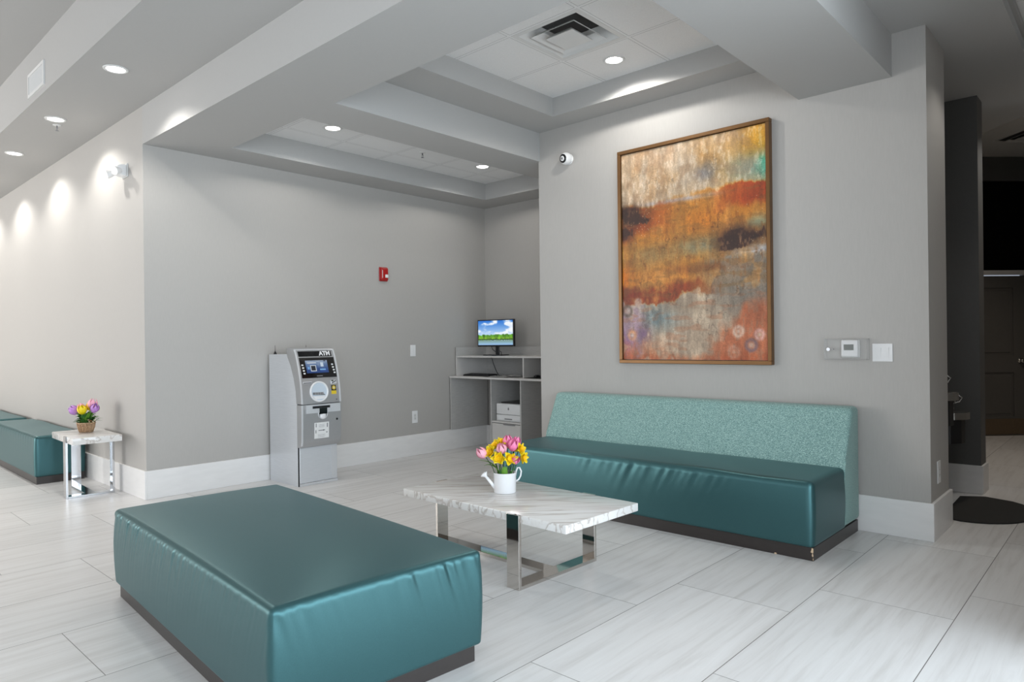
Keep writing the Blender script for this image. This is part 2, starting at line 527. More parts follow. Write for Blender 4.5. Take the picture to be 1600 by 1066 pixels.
DD = 8.92
struct(obj('wall_door', prism45(bmesh.new(), 4.3, 6.50, DD, DD + 0.12, 0, 3.74), 'darkwall'))
struct(obj('wall_door', prism45(bmesh.new(), 7.30, 9.4, DD, DD + 0.12, 0, 3.74), 'darkwall'))
struct(obj('wall_bulkhead', prism45(bmesh.new(), 6.50, 7.30, DD, DD + 0.12, 3.56, 3.74), 'darkwall'))
struct(obj('trim_1', prism45(bmesh.new(), 6.50, 7.30, DD - 0.03, DD + 0.10, 3.414, 3.56), 'door'))
struct(obj('trim_2', prism45(bmesh.new(), 6.50, 7.30, DD - 0.03, DD + 0.10, 2.155, 2.213), 'offwhite'), 'pale door head trim')
struct(obj('window_1', prism45(bmesh.new(), 6.50, 7.30, DD + 0.02, DD + 0.05, 2.213, 3.414), 'dark_panel'), 'dark glazed panel over the door')
struct(obj('wall_passage_left', prism45(bmesh.new(), 4.18, 4.30, 6.2, 9.0, 0, 3.74), 'darkwall'))
struct(bx('wall_light_block', 'wall', -0.20, -0.08, 3.6, 7.55, 0, 3.45))  # unseen wall, placed to keep window light out of the passage
struct(bx('wall_light_block', 'wall', -0.20, -0.08, 7.55, 12.42, 0, 3.74))  # unseen extension, added to shut out blue sky light
struct(bx('wall_right', 'wall', -0.08, 2.5, 8.0, 8.12, 0, 3.6))
# far side of the lobby, outside the frame: glazed fronts
struct(bx('wall_window_right', 'wall', 2.36, 2.50, -6.0, 8.0, 0, 0.12))
struct(bx('wall_window_right', 'wall', 2.36, 2.50, -6.0, 8.0, 3.2, 4.0))
for y in (-5.9, -4.35, -2.2, 0.0, 2.1, 4.0, 5.9, 7.88):
    struct(bx('window_2', 'window_frame', 2.30, 2.37, y, y + 0.09, 0.12, 3.2))
struct(bx('wall_window_front', 'wall', -17, 2.36, -6.12, -6.0, 0, 0.15))
struct(bx('wall_window_front', 'wall', -17, 2.36, -6.12, -6.0, 3.35, 4.0))
for x in (-16.2, -13.6, -11.0, -8.5, -5.9, -3.2, -0.6, 2.1):
    struct(bx('window_3', 'window_frame', x, x + 0.09, -5.89, -5.82, 0.15, 3.35))
struct(bx('wall_hall_end', 'wall', -17.1, -17, -6, Y_H + T, 0, 4.0))

# baseboards
BH = 0.248
for nm, a in (('baseboard_hall', (-17, X_L + 0.02, Y_H - 0.02, Y_H, 0, BH)),
              ('baseboard_left', (X_L, X_L + 0.02, Y_H, Y_A - 0.02, 0, BH)),
              ('baseboard_alcove', (X_L, X_P0, Y_A - 0.02, Y_A, 0, BH)),
              ('baseboard_back', (X_P0, X_P1 + 0.02, Y_W - 0.02, Y_W, 0, BH)),
              ('baseboard_end', (X_P1, X_P1 + 0.02, Y_W, 5.695, 0, BH)),
              ('baseboard_passage', (-1.54, -1.0, 6.91, 6.93, 0, BH - 0.01)),
              ('baseboard_pillar', (-1.015, -0.997, 6.93, 7.18, 0, BH - 0.01))):
    struct(bx(nm, 'base', *a, bev=0.003))

# ceilings ----------------------------------------------------------
# lowered soffit (underside z=3.09) around two coffers
T1 = (-5.955, -4.78, 2.82, 6.015)      # coffer over the alcove
T2 = (-4.32, -1.84, 2.82, Y_W)         # coffer over the sofa
XS1 = -1.225                           # right face of the soffit


def slab(name, x0, x1, y0, y1, z0, z1, mat='ceil'):
    return struct(bx(name, mat, x0, x1, y0, y1, z0, z1))


slab('ceiling_soffit', X_L, XS1, Y_H, T1[2], Z_S, TOP)
slab('ceiling_soffit', X_L, T1[0], T1[2], Y_A + T, Z_S, TOP)
slab('ceiling_soffit', T1[0], X_P0, T1[3], Y_A + T, Z_S, TOP)
slab('ceiling_beam', T1[1], T2[0], T1[2], T1[3], Z_S, TOP)
slab('ceiling_soffit', T2[1], XS1, T1[2], Y_W, Z_S - 0.012, TOP)
# second step of the lounge coffer
L2 = (-3.91, -2.13, 3.11, 4.83)
slab('ceiling_step', T2[0], L2[0], T2[2], T2[3], Z_C, TOP)
slab('ceiling_step', L2[1], T2[1], T2[2], T2[3], Z_C, TOP)
slab('ceiling_step', L2[0], L2[1], T2[2], L2[2], Z_C, TOP)
slab('ceiling_step', L2[0], L2[1], L2[3], T2[3], Z_C, TOP)
VX, VY, VH = -3.035, 3.945, 0.262
slab('ceiling', L2[0], VX - VH, L2[2], L2[3], 3.535, TOP, 'tile2')
slab('ceiling', VX + VH, L2[1], L2[2], L2[3], 3.535, TOP, 'tile2')
slab('ceiling', VX - VH, VX + VH, L2[2], VY - VH, 3.535, TOP, 'tile2')
slab('ceiling', VX - VH, VX + VH, VY + VH, L2[3], 3.535, TOP, 'tile2')
slab('ceiling', T1[0], T1[1], T1[2], T1[3], 3.287, TOP, 'tile1')
# hall strip and the raised ceiling of the lobby
slab('ceiling_hall', -17, 5.0, 1.546, Y_H, 3.42, 3.9)
slab('ceiling_lobby', -17, 5.0, -6.1, 1.546, 3.865, 4.0)
slab('ceiling_hall', XS1, 5.0, Y_H, Y_H + 0.01, Z_C, 3.6)
# ceiling right of the soffit, cut along 45 degrees towards the passage
bm = bmesh.new()
prism(bm, [(XS1, Y_H), (-0.61, Y_H), (-0.61, 7.71), (-2.3, 9.4), (-2.3, 5.123), (XS1, 5.123)], Z_C, 3.86)
struct(obj('ceiling_passage', bm, 'ceil'))
slab('ceiling_passage', -0.61, 5.0, Y_H + 0.01, 7.72, 3.49, 3.62, 'tile3')
slab('ceiling_passage', -0.61, -0.585, Y_H + 0.01, 7.72, 3.445, 3.49)
bm = bmesh.new()
prism(bm, [(-0.61, 7.71), (1.3, 5.8), (3.4, 10.5), (-2.0, 13.5), (-4.5, 10.5), (-2.3, 9.4)], 3.74, 3.86)
struct(obj('ceiling_passage', bm, 'offwhite'))


# ------------------------------------------------------------------ lamps in the ceilings
def make_downlight(loc, label, group='recessed ceiling downlights', power=60, lens='diffuser', size=105, blend=0.5, rad=0.05):
    t = thing('recessed_downlight', label, 'ceiling light', loc, 0, group)
    bm = bmesh.new(); lathe(bm, [(0.064, -0.001), (0.066, -0.006), (0.084, -0.005), (0.087, 0.0), (0.064, -0.001)], 40)
    obj('trim_ring', bm, 'trimwhite', t, smooth=True)
    bm = bmesh.new(); lathe(bm, [(0.0, -0.004), (0.05, -0.0035), (0.0645, -0.001)], 36)
    obj('lens', bm, lens, t, smooth=True)
    s = spot('downlight_lamp', (loc[0], loc[1], loc[2] - 0.02), power, size, blend, rad)
    return t


HALL = [(-5.666, 1.79, 3.42, 'recessed downlight in the hall ceiling, nearest the camera and just left of the soffit'),
        (-7.30, 1.80, 3.42, 'second recessed downlight in the hall ceiling, beside the small sprinkler'),
        (-8.89, 1.81, 3.42, 'third recessed downlight in the hall ceiling, at the left edge of the view')]
for x, y, z, l in HALL:
    make_downlight((x, y, z), l, power=44, size=138, blend=0.5, rad=0.03)
for k in range(3):      # hall lamps further along, outside the frame
    spot('downlight_lamp', (-10.5 - 1.6 * k, 1.8, 3.40), 44, 138, 0.5, 0.03)
make_downlight((-5.374, 3.478, 3.287), 'recessed downlight in the alcove coffer, the nearer of its two', power=22, size=157, blend=0.25, rad=0.04)
make_downlight((-5.385, 5.40, 3.287), 'recessed downlight in the alcove coffer, above the computer desk', power=20, size=157, blend=0.25, rad=0.04)
make_downlight((-3.033, 4.514, 3.535), 'recessed downlight in the lounge coffer beside the square air diffuser', power=36, size=157, blend=0.25, rad=0.04)
spot('downlight_lamp', (-0.50, 7.20, 3.42), 30, 110, 0.5, 0.03)
spot('downlight_lamp', (-0.50, 5.45, 3.42), 14, 110, 0.5, 0.03)
spot('downlight_lamp', (-0.75, 9.0, 3.70), 70, 120, 0.6, 0.05, (1.0, 0.86, 0.70))  # unseen warm lamp, added to brighten the passage and its door

# square air diffuser in the lounge coffer
t = thing('air_diffuser', 'square white air diffuser with stepped cone in the lounge ceiling', 'air vent', (-3.035, 3.945, 3.535))
h = 0.298
bm = bmesh.new()


def frustum(bm, a, za, b, zb, th=0.004):
    v = []
    for s, z in ((a, za), (b, zb), (b, zb + th), (a, za + th)):
        v.append([bm.verts.new((x * s, y * s, z)) for x, y in ((-1, -1), (1, -1), (1, 1), (-1, 1))])
    for i in range(4):
        p, q = v[i], v[(i + 1) % 4]
        for k in range(4):
            bm.faces.new((p[k], p[(k + 1) % 4], q[(k + 1) % 4], q[k]))


frustum(bm, h, -0.003, 0.262, -0.003, 0.003)
obj('frame', bm, 'vent', t)
bm = bmesh.new(); frustum(bm, 0.261, -0.002, 0.17, 0.085, 0.004)
obj('bell', bm, 'vent', t)
bx('duct', 'void', -0.17, 0.17, -0.17, 0.17, 0.088, 0.092, t)
bm = bmesh.new(); frustum(bm, 0.195, -0.012, 0.135, 0.030, 0.004)
obj('outer_cone', bm, 'vent', t)
bm = bmesh.new(); frustum(bm, 0.120, -0.022, 0.08, 0.012, 0.004); box(bm, -0.12, 0.12, -0.12, 0.12, -0.024, -0.021)
obj('inner_cone', bm, 'vent', t)
for sx in (-1, 1):
    for sy in (-1, 1):
        bm = bmesh.new(); tube(bm, [(sx * 0.17, 0.0, 0.008), (sx * 0.205, 0.0, 0.052)] if sy > 0 else [(0, sx * 0.17, 0.008), (0, sx * 0.205, 0.052)], 0.004, 6)
        obj('hanger', bm, 'void', t)

# return grille on the raised face of the hall ceiling
t = thing('return_air_grille', 'white louvred return air grille on the upper left ceiling face', 'air vent', (-6.80, 1.546, 3.575))
bm = bmesh.new()
for a in ((-0.245, 0.245, -0.012, 0, 0.075, 0.1), (-0.245, 0.245, -0.012, 0, -0.1, -0.075), (-0.245, -0.22, -0.012, 0, -0.075, 0.075), (0.22, 0.245, -0.012, 0, -0.075, 0.075)):
    box(bm, *a)
obj('frame', bm, 'vent', t)
bm = bmesh.new()
for i in range(22):
    x = -0.213 + i * 0.0203
    prism(bm, [(x, -0.009), (x + 0.003, -0.009), (x + 0.013, -0.001), (x + 0.010, -0.001)], -0.075, 0.075)
obj('louvre', bm, 'vent', t)
bx('backing', 'offwhite', -0.22, 0.22, -0.001, 0.0, -0.075, 0.075, t)


def sprinkler(loc, label):
    t = thing('fire_sprinkler', label, 'sprinkler', loc, 0)
    bm = bmesh.new(); lathe(bm, [(0.0, -0.006), (0.02, -0.007), (0.035, -0.002), (0.036, 0)], 20)
    obj('escutcheon', bm, 'trimwhite', t, smooth=True)
    bm = bmesh.new(); lathe(bm, [(0.0, -0.03), (0.007, -0.03), (0.007, -0.006), (0, -0.006)], 10)
    for a in (0, PI):
        tube(bm, [(0.007 * math.cos(a), 0.007 * math.sin(a), -0.025), (0.014 * math.cos(a), 0.014 * math.sin(a), -0.037), (0, 0, -0.05)], 0.002, 6)
    lathe(bm, [(0.0, -0.05), (0.016, -0.051), (0.016, -0.053), (0, -0.053)], 14)
    obj('head', bm, 'grey', t, smooth=True)
    return t


sprinkler((-5.423, 4.567, 3.287), 'small pendent fire sprinkler between the two alcove coffer lights')
sprinkler((-7.49, 1.86, 3.42), 'small pendent fire sprinkler beside the second hall downlight')

# vent in the passage ceiling beyond
t = thing('ceiling_diffuser', 'dark slotted square vent in the dim passage ceiling', 'air vent', (-0.92, 10.28, 3.74), D45)
bm = bmesh.new(); frustum(bm, 0.30, -0.006, 0.27, -0.004, 0.006); obj('frame', bm, 'offwhite', t)
bx('duct', 'void', -0.27, 0.27, -0.27, 0.27, -0.001, 0, t)
bm = bmesh.new(); frustum(bm, 0.23, -0.03, 0.20, -0.012, 0.004); obj('outer_cone', bm, 'offwhite', t)
bm = bmesh.new(); frustum(bm, 0.17, -0.034, 0.12, -0.016, 0.004); box(bm, -0.16, 0.16, -0.16, 0.16, -0.036, -0.033); obj('inner_cone', bm, 'offwhite', t)

# ------------------------------------------------------------------ door of the passage
dr = thing('door_1', None, None, (*at45(6.895, DD), 0), D45)
struct(dr, 'charcoal two-panel door at the end of the passage')
bm = bmesh.new(); w2 = 0.38
for a in ((-w2, -w2 + 0.15, 0, 2.14), (w2 - 0.165, w2, 0, 2.14), (-w2 + 0.15, w2 - 0.165, 1.98, 2.14), (-w2 + 0.15, w2 - 0.165, 0.845, 1.07), (-w2 + 0.15, w2 - 0.165, 0, 0.25)):
    box(bm, a[0], a[1], 0.0, 0.045, a[2], a[3])
obj('leaf_frame', bm, 'door', dr)
for z0, z1 in ((1.07, 1.98), (0.25, 0.845)):
    bm = bmesh.new(); box(bm, -w2 + 0.15, w2 - 0.165, 0.014, 0.03, z0, z1); box(bm, -w2 + 0.19, w2 - 0.205, 0.006, 0.02, z0 + 0.04, z1 - 0.04, 0.004, 1)
    obj('panel', bm, 'door', dr)
bx('kick_plate', 'brass', -w2 + 0.005, w2 - 0.005, -0.003, 0.0, 0.012, 0.222, dr)
bm = bmesh.new()
lathe(bm, [(0, 0.0), (0.033, 0.0), (0.033, 0.008), (0.012, 0.012), (0.011, 0.03), (0.026, 0.04), (0.029, 0.05), (0.022, 0.062), (0, 0.065)], 20, Matrix.Translation((0.30, 0, 1.0)) @ Matrix.Rotation(R(90), 4, 'X'))
obj('door_knob', bm, 'steel', dr, smooth=True)
struct(obj('trim_3', prism45(bmesh.new(), 6.40, 7.40, DD - 0.05, DD - 0.004, 0, 0.006), 'steel'), 'metal threshold strip')

# ------------------------------------------------------------------ drinking fountain
t = thing('drinking_fountain', 'dark two-level drinking fountain half hidden behind the painting wall', 'drinking fountain', (-1.54, 6.38, 0))
for (y, z, n) in ((-0.22, 0.90, 1), (0.23, 0.715, 2)):
    bm = bmesh.new()
    prof = [(0, -0.19), (0.30, -0.19), (0.42, -0.155), (0.485, -0.07), (0.50, 0), (0.485, 0.07), (0.42, 0.155), (0.30, 0.19), (0, 0.19)]
    prism(bm, [(a, b + y) for a, b in prof], z - 0.055, z)
    obj('basin', bm, 'steel', t)
    bm = bmesh.new(); prism(bm, [(a * 0.93, b * 0.93 + y) for a, b in prof], z - 0.25, z - 0.056)
    obj('cabinet', bm, 'darksteel', t)
    bm = bmesh.new()
    tube(bm, [(0.36, y + 0.08, z), (0.36, y + 0.08, z + 0.03)], 0.017, 12)
    tube(bm, [(0.36, y + 0.08, z + 0.03), (0.36, y + 0.075, z + 0.06), (0.37, y + 0.05, z + 0.085), (0.39, y + 0.01, z + 0.10), (0.40, y - 0.02, z + 0.085)], [0.008, 0.008, 0.007, 0.006, 0.006], 10)
    obj('bubbler', bm, 'steel', t, smooth=True)
    bm = bmesh.new(); tube(bm, [(0.36, y + 0.08, z + 0.06), (0.41, y + 0.11, z + 0.075), (0.43, y + 0.10, z + 0.11), (0.40, y + 0.08, z + 0.135)], 0.006, 8)
    obj('guard_loop', bm, 'steel', t, smooth=True)

# floor mat
bm = bmesh.new()
pts = [(-1.115, 6.20), (-1.13, 6.70), (-0.97, 6.80)]
for i in range(13):
    a = i / 12
    ang = R(60) - a * R(150)
    pts.append((-0.98 + 0.40 * math.cos(ang), 6.30 + 0.50 * math.sin(ang)))
pts += [(-1.11, 5.84)]
prism(bm, pts[::-1], 0.001, 0.008)
tag(obj('floor_mat', bm, 'rubber'), 'black rubber floor mat with a rounded edge below the drinking fountain', 'mat')


# ------------------------------------------------------------------ upholstery
def hnoise(seed):
    rnd = random.Random(seed)
    ks = [(rnd.uniform(0.6, 1.8), rnd.uniform(0, 6.28), rnd.uniform(0.4, 1)) for _ in range(7)]
    tot = sum(k[2] for k in ks)

    def f(s):
        return sum(a * math.sin(s * k + p) for k, p, a in ks) / tot
    return f


def soft_box(x0, x1, y0, y1, z0, z1, r, cell, crown=0.0, disp=None, rbot=0.012):
    """a cushion: rounded box skinned with an even grid, crowned on top, with gathers pushed along the normal"""
    nx = max(2, int((x1 - x0) / cell)); ny = max(2, int((y1 - y0) / cell)); nz = max(2, int((z1 - z0) / cell))
    bm = bmesh.new(); cache = {}

    def vert(i, j, k):
        key = (i, j, k)
        if key in cache: return cache[key]
        p = Vector((x0 + (x1 - x0) * i / nx, y0 + (y1 - y0) * j / ny, z0 + (z1 - z0) * k / nz))
        rz = r if p.z > (z0 + z1) / 2 else rbot
        q = Vector((min(max(p.x, x0 + r), x1 - r), min(max(p.y, y0 + r), y1 - r), min(max(p.z, z0 + rbot), z1 - rz)))
        d = p - q
        if d.length > 1e-9:
            n = d.normalized()
            rr = r if abs(n.z) < 0.5 or n.z > 0 else rbot
            if n.z < 0:
                p = Vector((q.x + n.x * r, q.y + n.y * r, q.z + n.z * rbot))
            else:
                p = q + n * r
        else:
            n = Vector((0, 0, 1 if k == nz else -1))
        if k == nz or n.z > 0.3:
            u = (p.x - x0) / (x1 - x0) * 2 - 1; v = (p.y - y0) / (y1 - y0) * 2 - 1
            p.z += crown * max(0, (1 - abs(u) ** 2.4)) ** 0.8 * max(0, (1 - abs(v) ** 2.4)) ** 0.8
        if disp:
            p = p + n * disp(p, n)
        cache[key] = bm.verts.new(p)
        return cache[key]
    for i in range(nx):
        for j in range(ny):
            bm.faces.new((vert(i, j, nz), vert(i + 1, j, nz), vert(i + 1, j + 1, nz), vert(i, j + 1, nz)))
            bm.faces.new((vert(i, j, 0), vert(i, j + 1, 0), vert(i + 1, j + 1, 0), vert(i + 1, j, 0)))
    for i in range(nx):
        for k in range(nz):
            bm.faces.new((vert(i, 0, k), vert(i + 1, 0, k), vert(i + 1, 0, k + 1), vert(i, 0, k + 1)))
            bm.faces.new((vert(i, ny, k), vert(i, ny, k + 1), vert(i + 1, ny, k + 1), vert(i + 1, ny, k)))
    for j in range(ny):
        for k in range(nz):
            bm.faces.new((vert(0, j, k), vert(0, j, k + 1), vert(0, j + 1, k + 1), vert(0, j + 1, k)))
            bm.faces.new((vert(nx, j, k), vert(nx, j + 1, k), vert(nx, j + 1, k + 1), vert(nx, j, k + 1)))
    return bm


def bumpy(c, w):
    return lambda s: math.exp(-((s - c) / w) ** 2)


def seam_loop(x0, x1, y0, y1, z, rc, r=0.0022):
    pts = []
    for cx, cy, a0 in ((x1 - rc, y1 - rc, 0), (x0 + rc, y1 - rc, 90), (x0 + rc, y0 + rc, 180), (x1 - rc, y0 + rc, 270)):
        for q in range(7):
            a = R(a0 + 15 * q); pts.append((cx + rc * math.cos(a), cy + rc * math.sin(a), z))
    bm = bmesh.new(); tube(bm, pts, r, 6, close=True)
    return bm


# large ottoman, its own frame: x along the long side from the near right end, y away
ot = thing('ottoman', 'large teal satin ottoman in the foreground, facing the coffee table', 'ottoman', (-2.098, 1.105, 0), R(-4.1))
OL, OW = 1.95, 0.905
f1, f2 = hnoise(3), hnoise(8)


def ott_disp(p, n):
    zt = 0.457
    d = 0.0
    drop = max(0.0, zt - p.z)
    if n.z < 0.75:
        if abs(n.y) > 0.5:
            e = 0.30 + 1.0 * bumpy(-1.60, 0.42)(p.x) + 0.45 * bumpy(-0.95, 0.25)(p.x)
            s = (p.x + drop * 0.35) / 0.0085
        else:
            e = 0.35 + 1.0 * bumpy(0.70, 0.17)(p.y) + 0.5 * bumpy(0.05, 0.12)(p.y)
            s = (p.y - drop * 0.30) / 0.0100
        fall = min(1.0, drop / 0.018) * math.exp(-drop / 0.075)
        d += 0.0100 * e * fall * f1(s)
        d += 0.0035 * math.exp(-drop / 0.16) * f2(p.x * 4 + p.y * 5) * min(1, drop / 0.05)
        d += 0.010 * math.sin(PI * min(1, max(0, (p.z - 0.075) / 0.40)))     # sides belly out a little
    return d


bm = soft_box(-OL, 0, 0, OW, 0.075, 0.466, 0.024, 0.0082, crown=0.040, disp=ott_disp)
obj('cushion', bm, 'satin', ot, smooth=True)
obj('piping', seam_loop(-OL + 0.006, -0.006, 0.006, OW - 0.006, 0.4560, 0.022, 0.0013), 'seam', ot, smooth=True)
bx('plinth', 'plinth', -OL + 0.02, -0.03, 0.02, OW - 0.02, 0, 0.078, ot, bev=0.002)

# long benches along the hall wall
fb = hnoise(21)


def bench_disp(p, n):
    drop = max(0.0, 0.465 - p.z)
    if n.z < 0.75:
        s = (p.y if abs(n.x) > 0.5 else p.x) / 0.014
        return 0.005 * min(1, drop / 0.015) * math.exp(-drop / 0.05) * fb(s) + 0.006 * math.sin(PI * min(1, max(0, (p.z - 0.07) / 0.4)))
    return 0.004 * fb(p.x * 3.0) + 0.003 * fb(p.y * 6 + p.x * 5)


bn = thing('upholstered_bench', 'teal satin bench along the hall wall, nearer of two, beside the small side table', 'bench', (-7.905, 1.745, 0), R(-0.6), 'teal benches along the hall wall')
obj('cushion', soft_box(-2.06, 0, 0, 0.43, 0.07, 0.47, 0.03, 0.016, 0.008, bench_disp), 'satin', bn, smooth=True)
obj('piping', seam_loop(-2.055, -0.005, 0.005, 0.425, 0.456, 0.025, 0.0018), 'seam', bn, smooth=True)
bx('plinth', 'plinth', -2.05, -0.012, 0.012, 0.42, 0, 0.073, bn, bev=0.002)
dup(bn, (-10.18, 1.745, 0), 'teal satin bench along the hall wall, farther of two, cut by the left edge')

# banquette sofa under the painting
so = thing('banquette_sofa', 'long teal banquette with a pale tweed backrest under the painting', 'sofa', (-4.0, 4.195, 0))
SL = 2.555
f3, f4 = hnoise(31), hnoise(37)


def seat_disp(p, n):
    drop = max(0.0, 0.462 - p.z)
    d = 0.0
    if n.z < 0.75:
        if n.y < -0.5:
            e = 0.10 + 1.0 * bumpy(1.25, 0.33)(p.x) + 0.6 * bumpy(1.75, 0.22)(p.x)
            s = (p.x + drop * 0.5) / 0.017
            d += 0.0110 * e * min(1, drop / 0.02) * math.exp(-drop / 0.075) * f3(s)
            d += 0.004 * f4(p.x * 3 + p.z * 6)
        d += 0.008 * math.sin(PI * min(1, max(0, (p.z - 0.08) / 0.4)))
    elif n.z > 0.75:
        d += 0.003 * f4(p.x * 7 + p.y * 9)
    return d


obj('seat', soft_box(0, SL - 0.008, 0, 0.62, 0.078, 0.474, 0.034, 0.014, 0.016, seat_disp), 'satin', so, smooth=True)
# sloped back, rounded along its edges
bm = bmesh.new()
prism(bm, [(0.565, 0.085), (0.895, 0.085), (0.895, 0.862), (0.735, 0.862), (0.60, 0.52), (0.575, 0.40)], 0.0, SL, axis='X')
es = [e for e in bm.edges]
bmesh.ops.bevel(bm, geom=es, offset=0.032, segments=5, affect='EDGES', profile=0.5, clamp_overlap=True)
obj('backrest', bm, 'tweed', so, angle=50, label='pale teal tweed backrest')
bm = bmesh.new(); box(bm, 0.03, SL - 0.012, 0.018, 0.885, 0, 0.08, 0.002)
pl = obj('plinth', bm, 'plinth', so)
bm = bmesh.new()
rnd = random.Random(5)
for (x, y, sx, sz, z) in ((SL - 0.0185, 0.0172, 0.012, 0.020, 0.060), (SL - 0.0165, 0.0172, 0.006, 0.014, 0.035), (SL - 0.24, 0.0172, 0.012, 0.005, 0.004), (SL - 0.014, 0.0175, 0.004, 0.010, 0.012)):
    n = 7
    poly = [(x + sx * math.cos(2 * PI * i / n) * rnd.uniform(0.5, 1), z + sz * math.sin(2 * PI * i / n) * rnd.uniform(0.5, 1)) for i in range(n)]
    poly = [(min(a, SL - 0.0125), max(b, 0.001)) for a, b in poly]
    bm = bmesh.new(); prism(bm, poly, y - 0.0004, y + 0.001, axis='Y')
    obj('chip', bm, 'chip', pl, label='bare chipped spot on the dark plinth')


# ------------------------------------------------------------------ tables
def slab_top(L, W, z0, z1):
    bm = bmesh.new(); box(bm, 0, L, 0, W, z0, z1, 0.004, 2)
    return bm


def flat_leg(bm, x0, x1, y0, y1, z0, z1):
    return box(bm, x0, x1, y0, y1, z0, z1, 0.0015, 1)


ct = thing('coffee_table', 'low coffee table with a veined white marble top on polished flat metal legs', 'coffee table', (-3.492, 2.748, 0), R(-1.4))
CL, CW, CZ = 1.345, 0.648, 0.402
obj('tabletop', slab_top(CL, CW, CZ - 0.046, CZ), 'marble', ct, angle=40)
lw, lt = 0.092, 0.020
xa = CL - 0.405
bm = bmesh.new(); flat_leg(bm, xa, xa + lw, -0.016, 0.004, 0.0, CZ + 0.0005); obj('leg', bm, 'chrome', ct)
bm = bmesh.new(); flat_leg(bm, xa, xa + lw, CW - 0.004, CW + 0.016, 0.0, CZ + 0.0005); obj('leg', bm, 'chrome', ct)
yc = CW * 0.5
bm = bmesh.new(); flat_leg(bm, -0.016, 0.004, yc - lw / 2, yc + lw / 2, 0.0, CZ + 0.0005); obj('leg', bm, 'chrome', ct)
bm = bmesh.new(); flat_leg(bm, xa, xa + lw, 0.004, CW - 0.004, 0, lt); flat_leg(bm, 0.004, xa, yc - lw / 2, yc + lw / 2, 0, lt)
obj('floor_bar', bm, 'chrome', ct)

st = thing('side_table', 'small side table with a white stone top on a chrome frame beside the bench', 'side table', (-7.50, 1.79, 0), R(-2.0))
TL, TW, TZ = 0.74, 0.385, 0.545
obj('tabletop', slab_top(TL, TW, TZ - 0.058, TZ), 'marble', st, angle=40)
xa = TL - 0.27
bm = bmesh.new(); flat_leg(bm, xa, xa + 0.08, -0.012, 0.006, 0, TZ + 0.0005); obj('leg', bm, 'chrome2', st)
bm = bmesh.new(); flat_leg(bm, xa, xa + 0.08, TW - 0.03, TW - 0.012, 0, TZ - 0.058); obj('leg', bm, 'chrome2', st)
bm = bmesh.new(); flat_leg(bm, -0.012, 0.006, TW * 0.5 - 0.04, TW * 0.5 + 0.04, 0, TZ + 0.0005); obj('leg', bm, 'chrome2', st)
bm = bmesh.new(); flat_leg(bm, xa, xa + 0.08, 0.006, TW - 0.03, 0, 0.018); flat_leg(bm, 0.006, xa, TW * 0.5 - 0.04, TW * 0.5 + 0.04, 0, 0.018)
obj('floor_bar', bm, 'chrome2', st)


# ------------------------------------------------------------------ flowers
def petal_grid(bm, L, W, curl, cup, M, n=7, m=5, tip=0.6, ruffle=0.0, seed=0):
    """one petal growing along +x, opening in z, placed by matrix M"""
    g = []
    rnd = random.Random(seed); ph = rnd.uniform(0, 6)
    for i in range(n + 1):
        a = i / n
        wd = W * math.sin(PI * (0.12 + 0.88 * a) ** tip * 0.97) * 0.5 + 0.0008
        row = []
        for j in range(m + 1):
            b = j / m * 2 - 1
            x = L * a
            z = curl * a * a * L + cup * (b * b) * wd * 2 + ruffle * math.sin(b * 5 + ph + a * 4) * a * L * 0.2
            row.append(bm.verts.new(M @ Vector((x, b * wd, z))))
        g.append(row)
    for i in range(n):
        for j in range(m):
            bm.faces.new((g[i][j], g[i + 1][j], g[i + 1][j + 1], g[i][j + 1]))


def tulip(bm, size, seed):
    """closed cup of six petals, base at origin, opening along +z"""
    rnd = random.Random(seed)
    for k in range(6):
        a = 2 * PI * k / 6 + rnd.uniform(-.1, .1)
        inner = k % 2
        rows = []
        n, m = 8, 6
        for i in range(n + 1):
            t_ = i / n
            rad = size * (0.05 + 0.40 * math.sin(PI * min(1, 0.10 + 0.80 * t_)) ** 0.8) * (0.88 if inner else 1.0)
            z = size * (1.02 if inner else 0.95) * t_
            half = (0.62 * (1 - t_ ** 3.2) + 0.03)
            row = []
            for j in range(m + 1):
                b = (j / m * 2 - 1) * half
                row.append(bm.verts.new((rad * math.cos(a + b), rad * math.sin(a + b), z)))
            rows.append(row)
        for i in range(n):
            for j in range(m):
                bm.faces.new((rows[i][j], rows[i + 1][j], rows[i + 1][j + 1], rows[i][j + 1]))


def aim(p, d):
    d = Vector(d).normalized()
    return Matrix.Translation(p) @ d.to_track_quat('Z', 'Y').to_matrix().to_4x4()


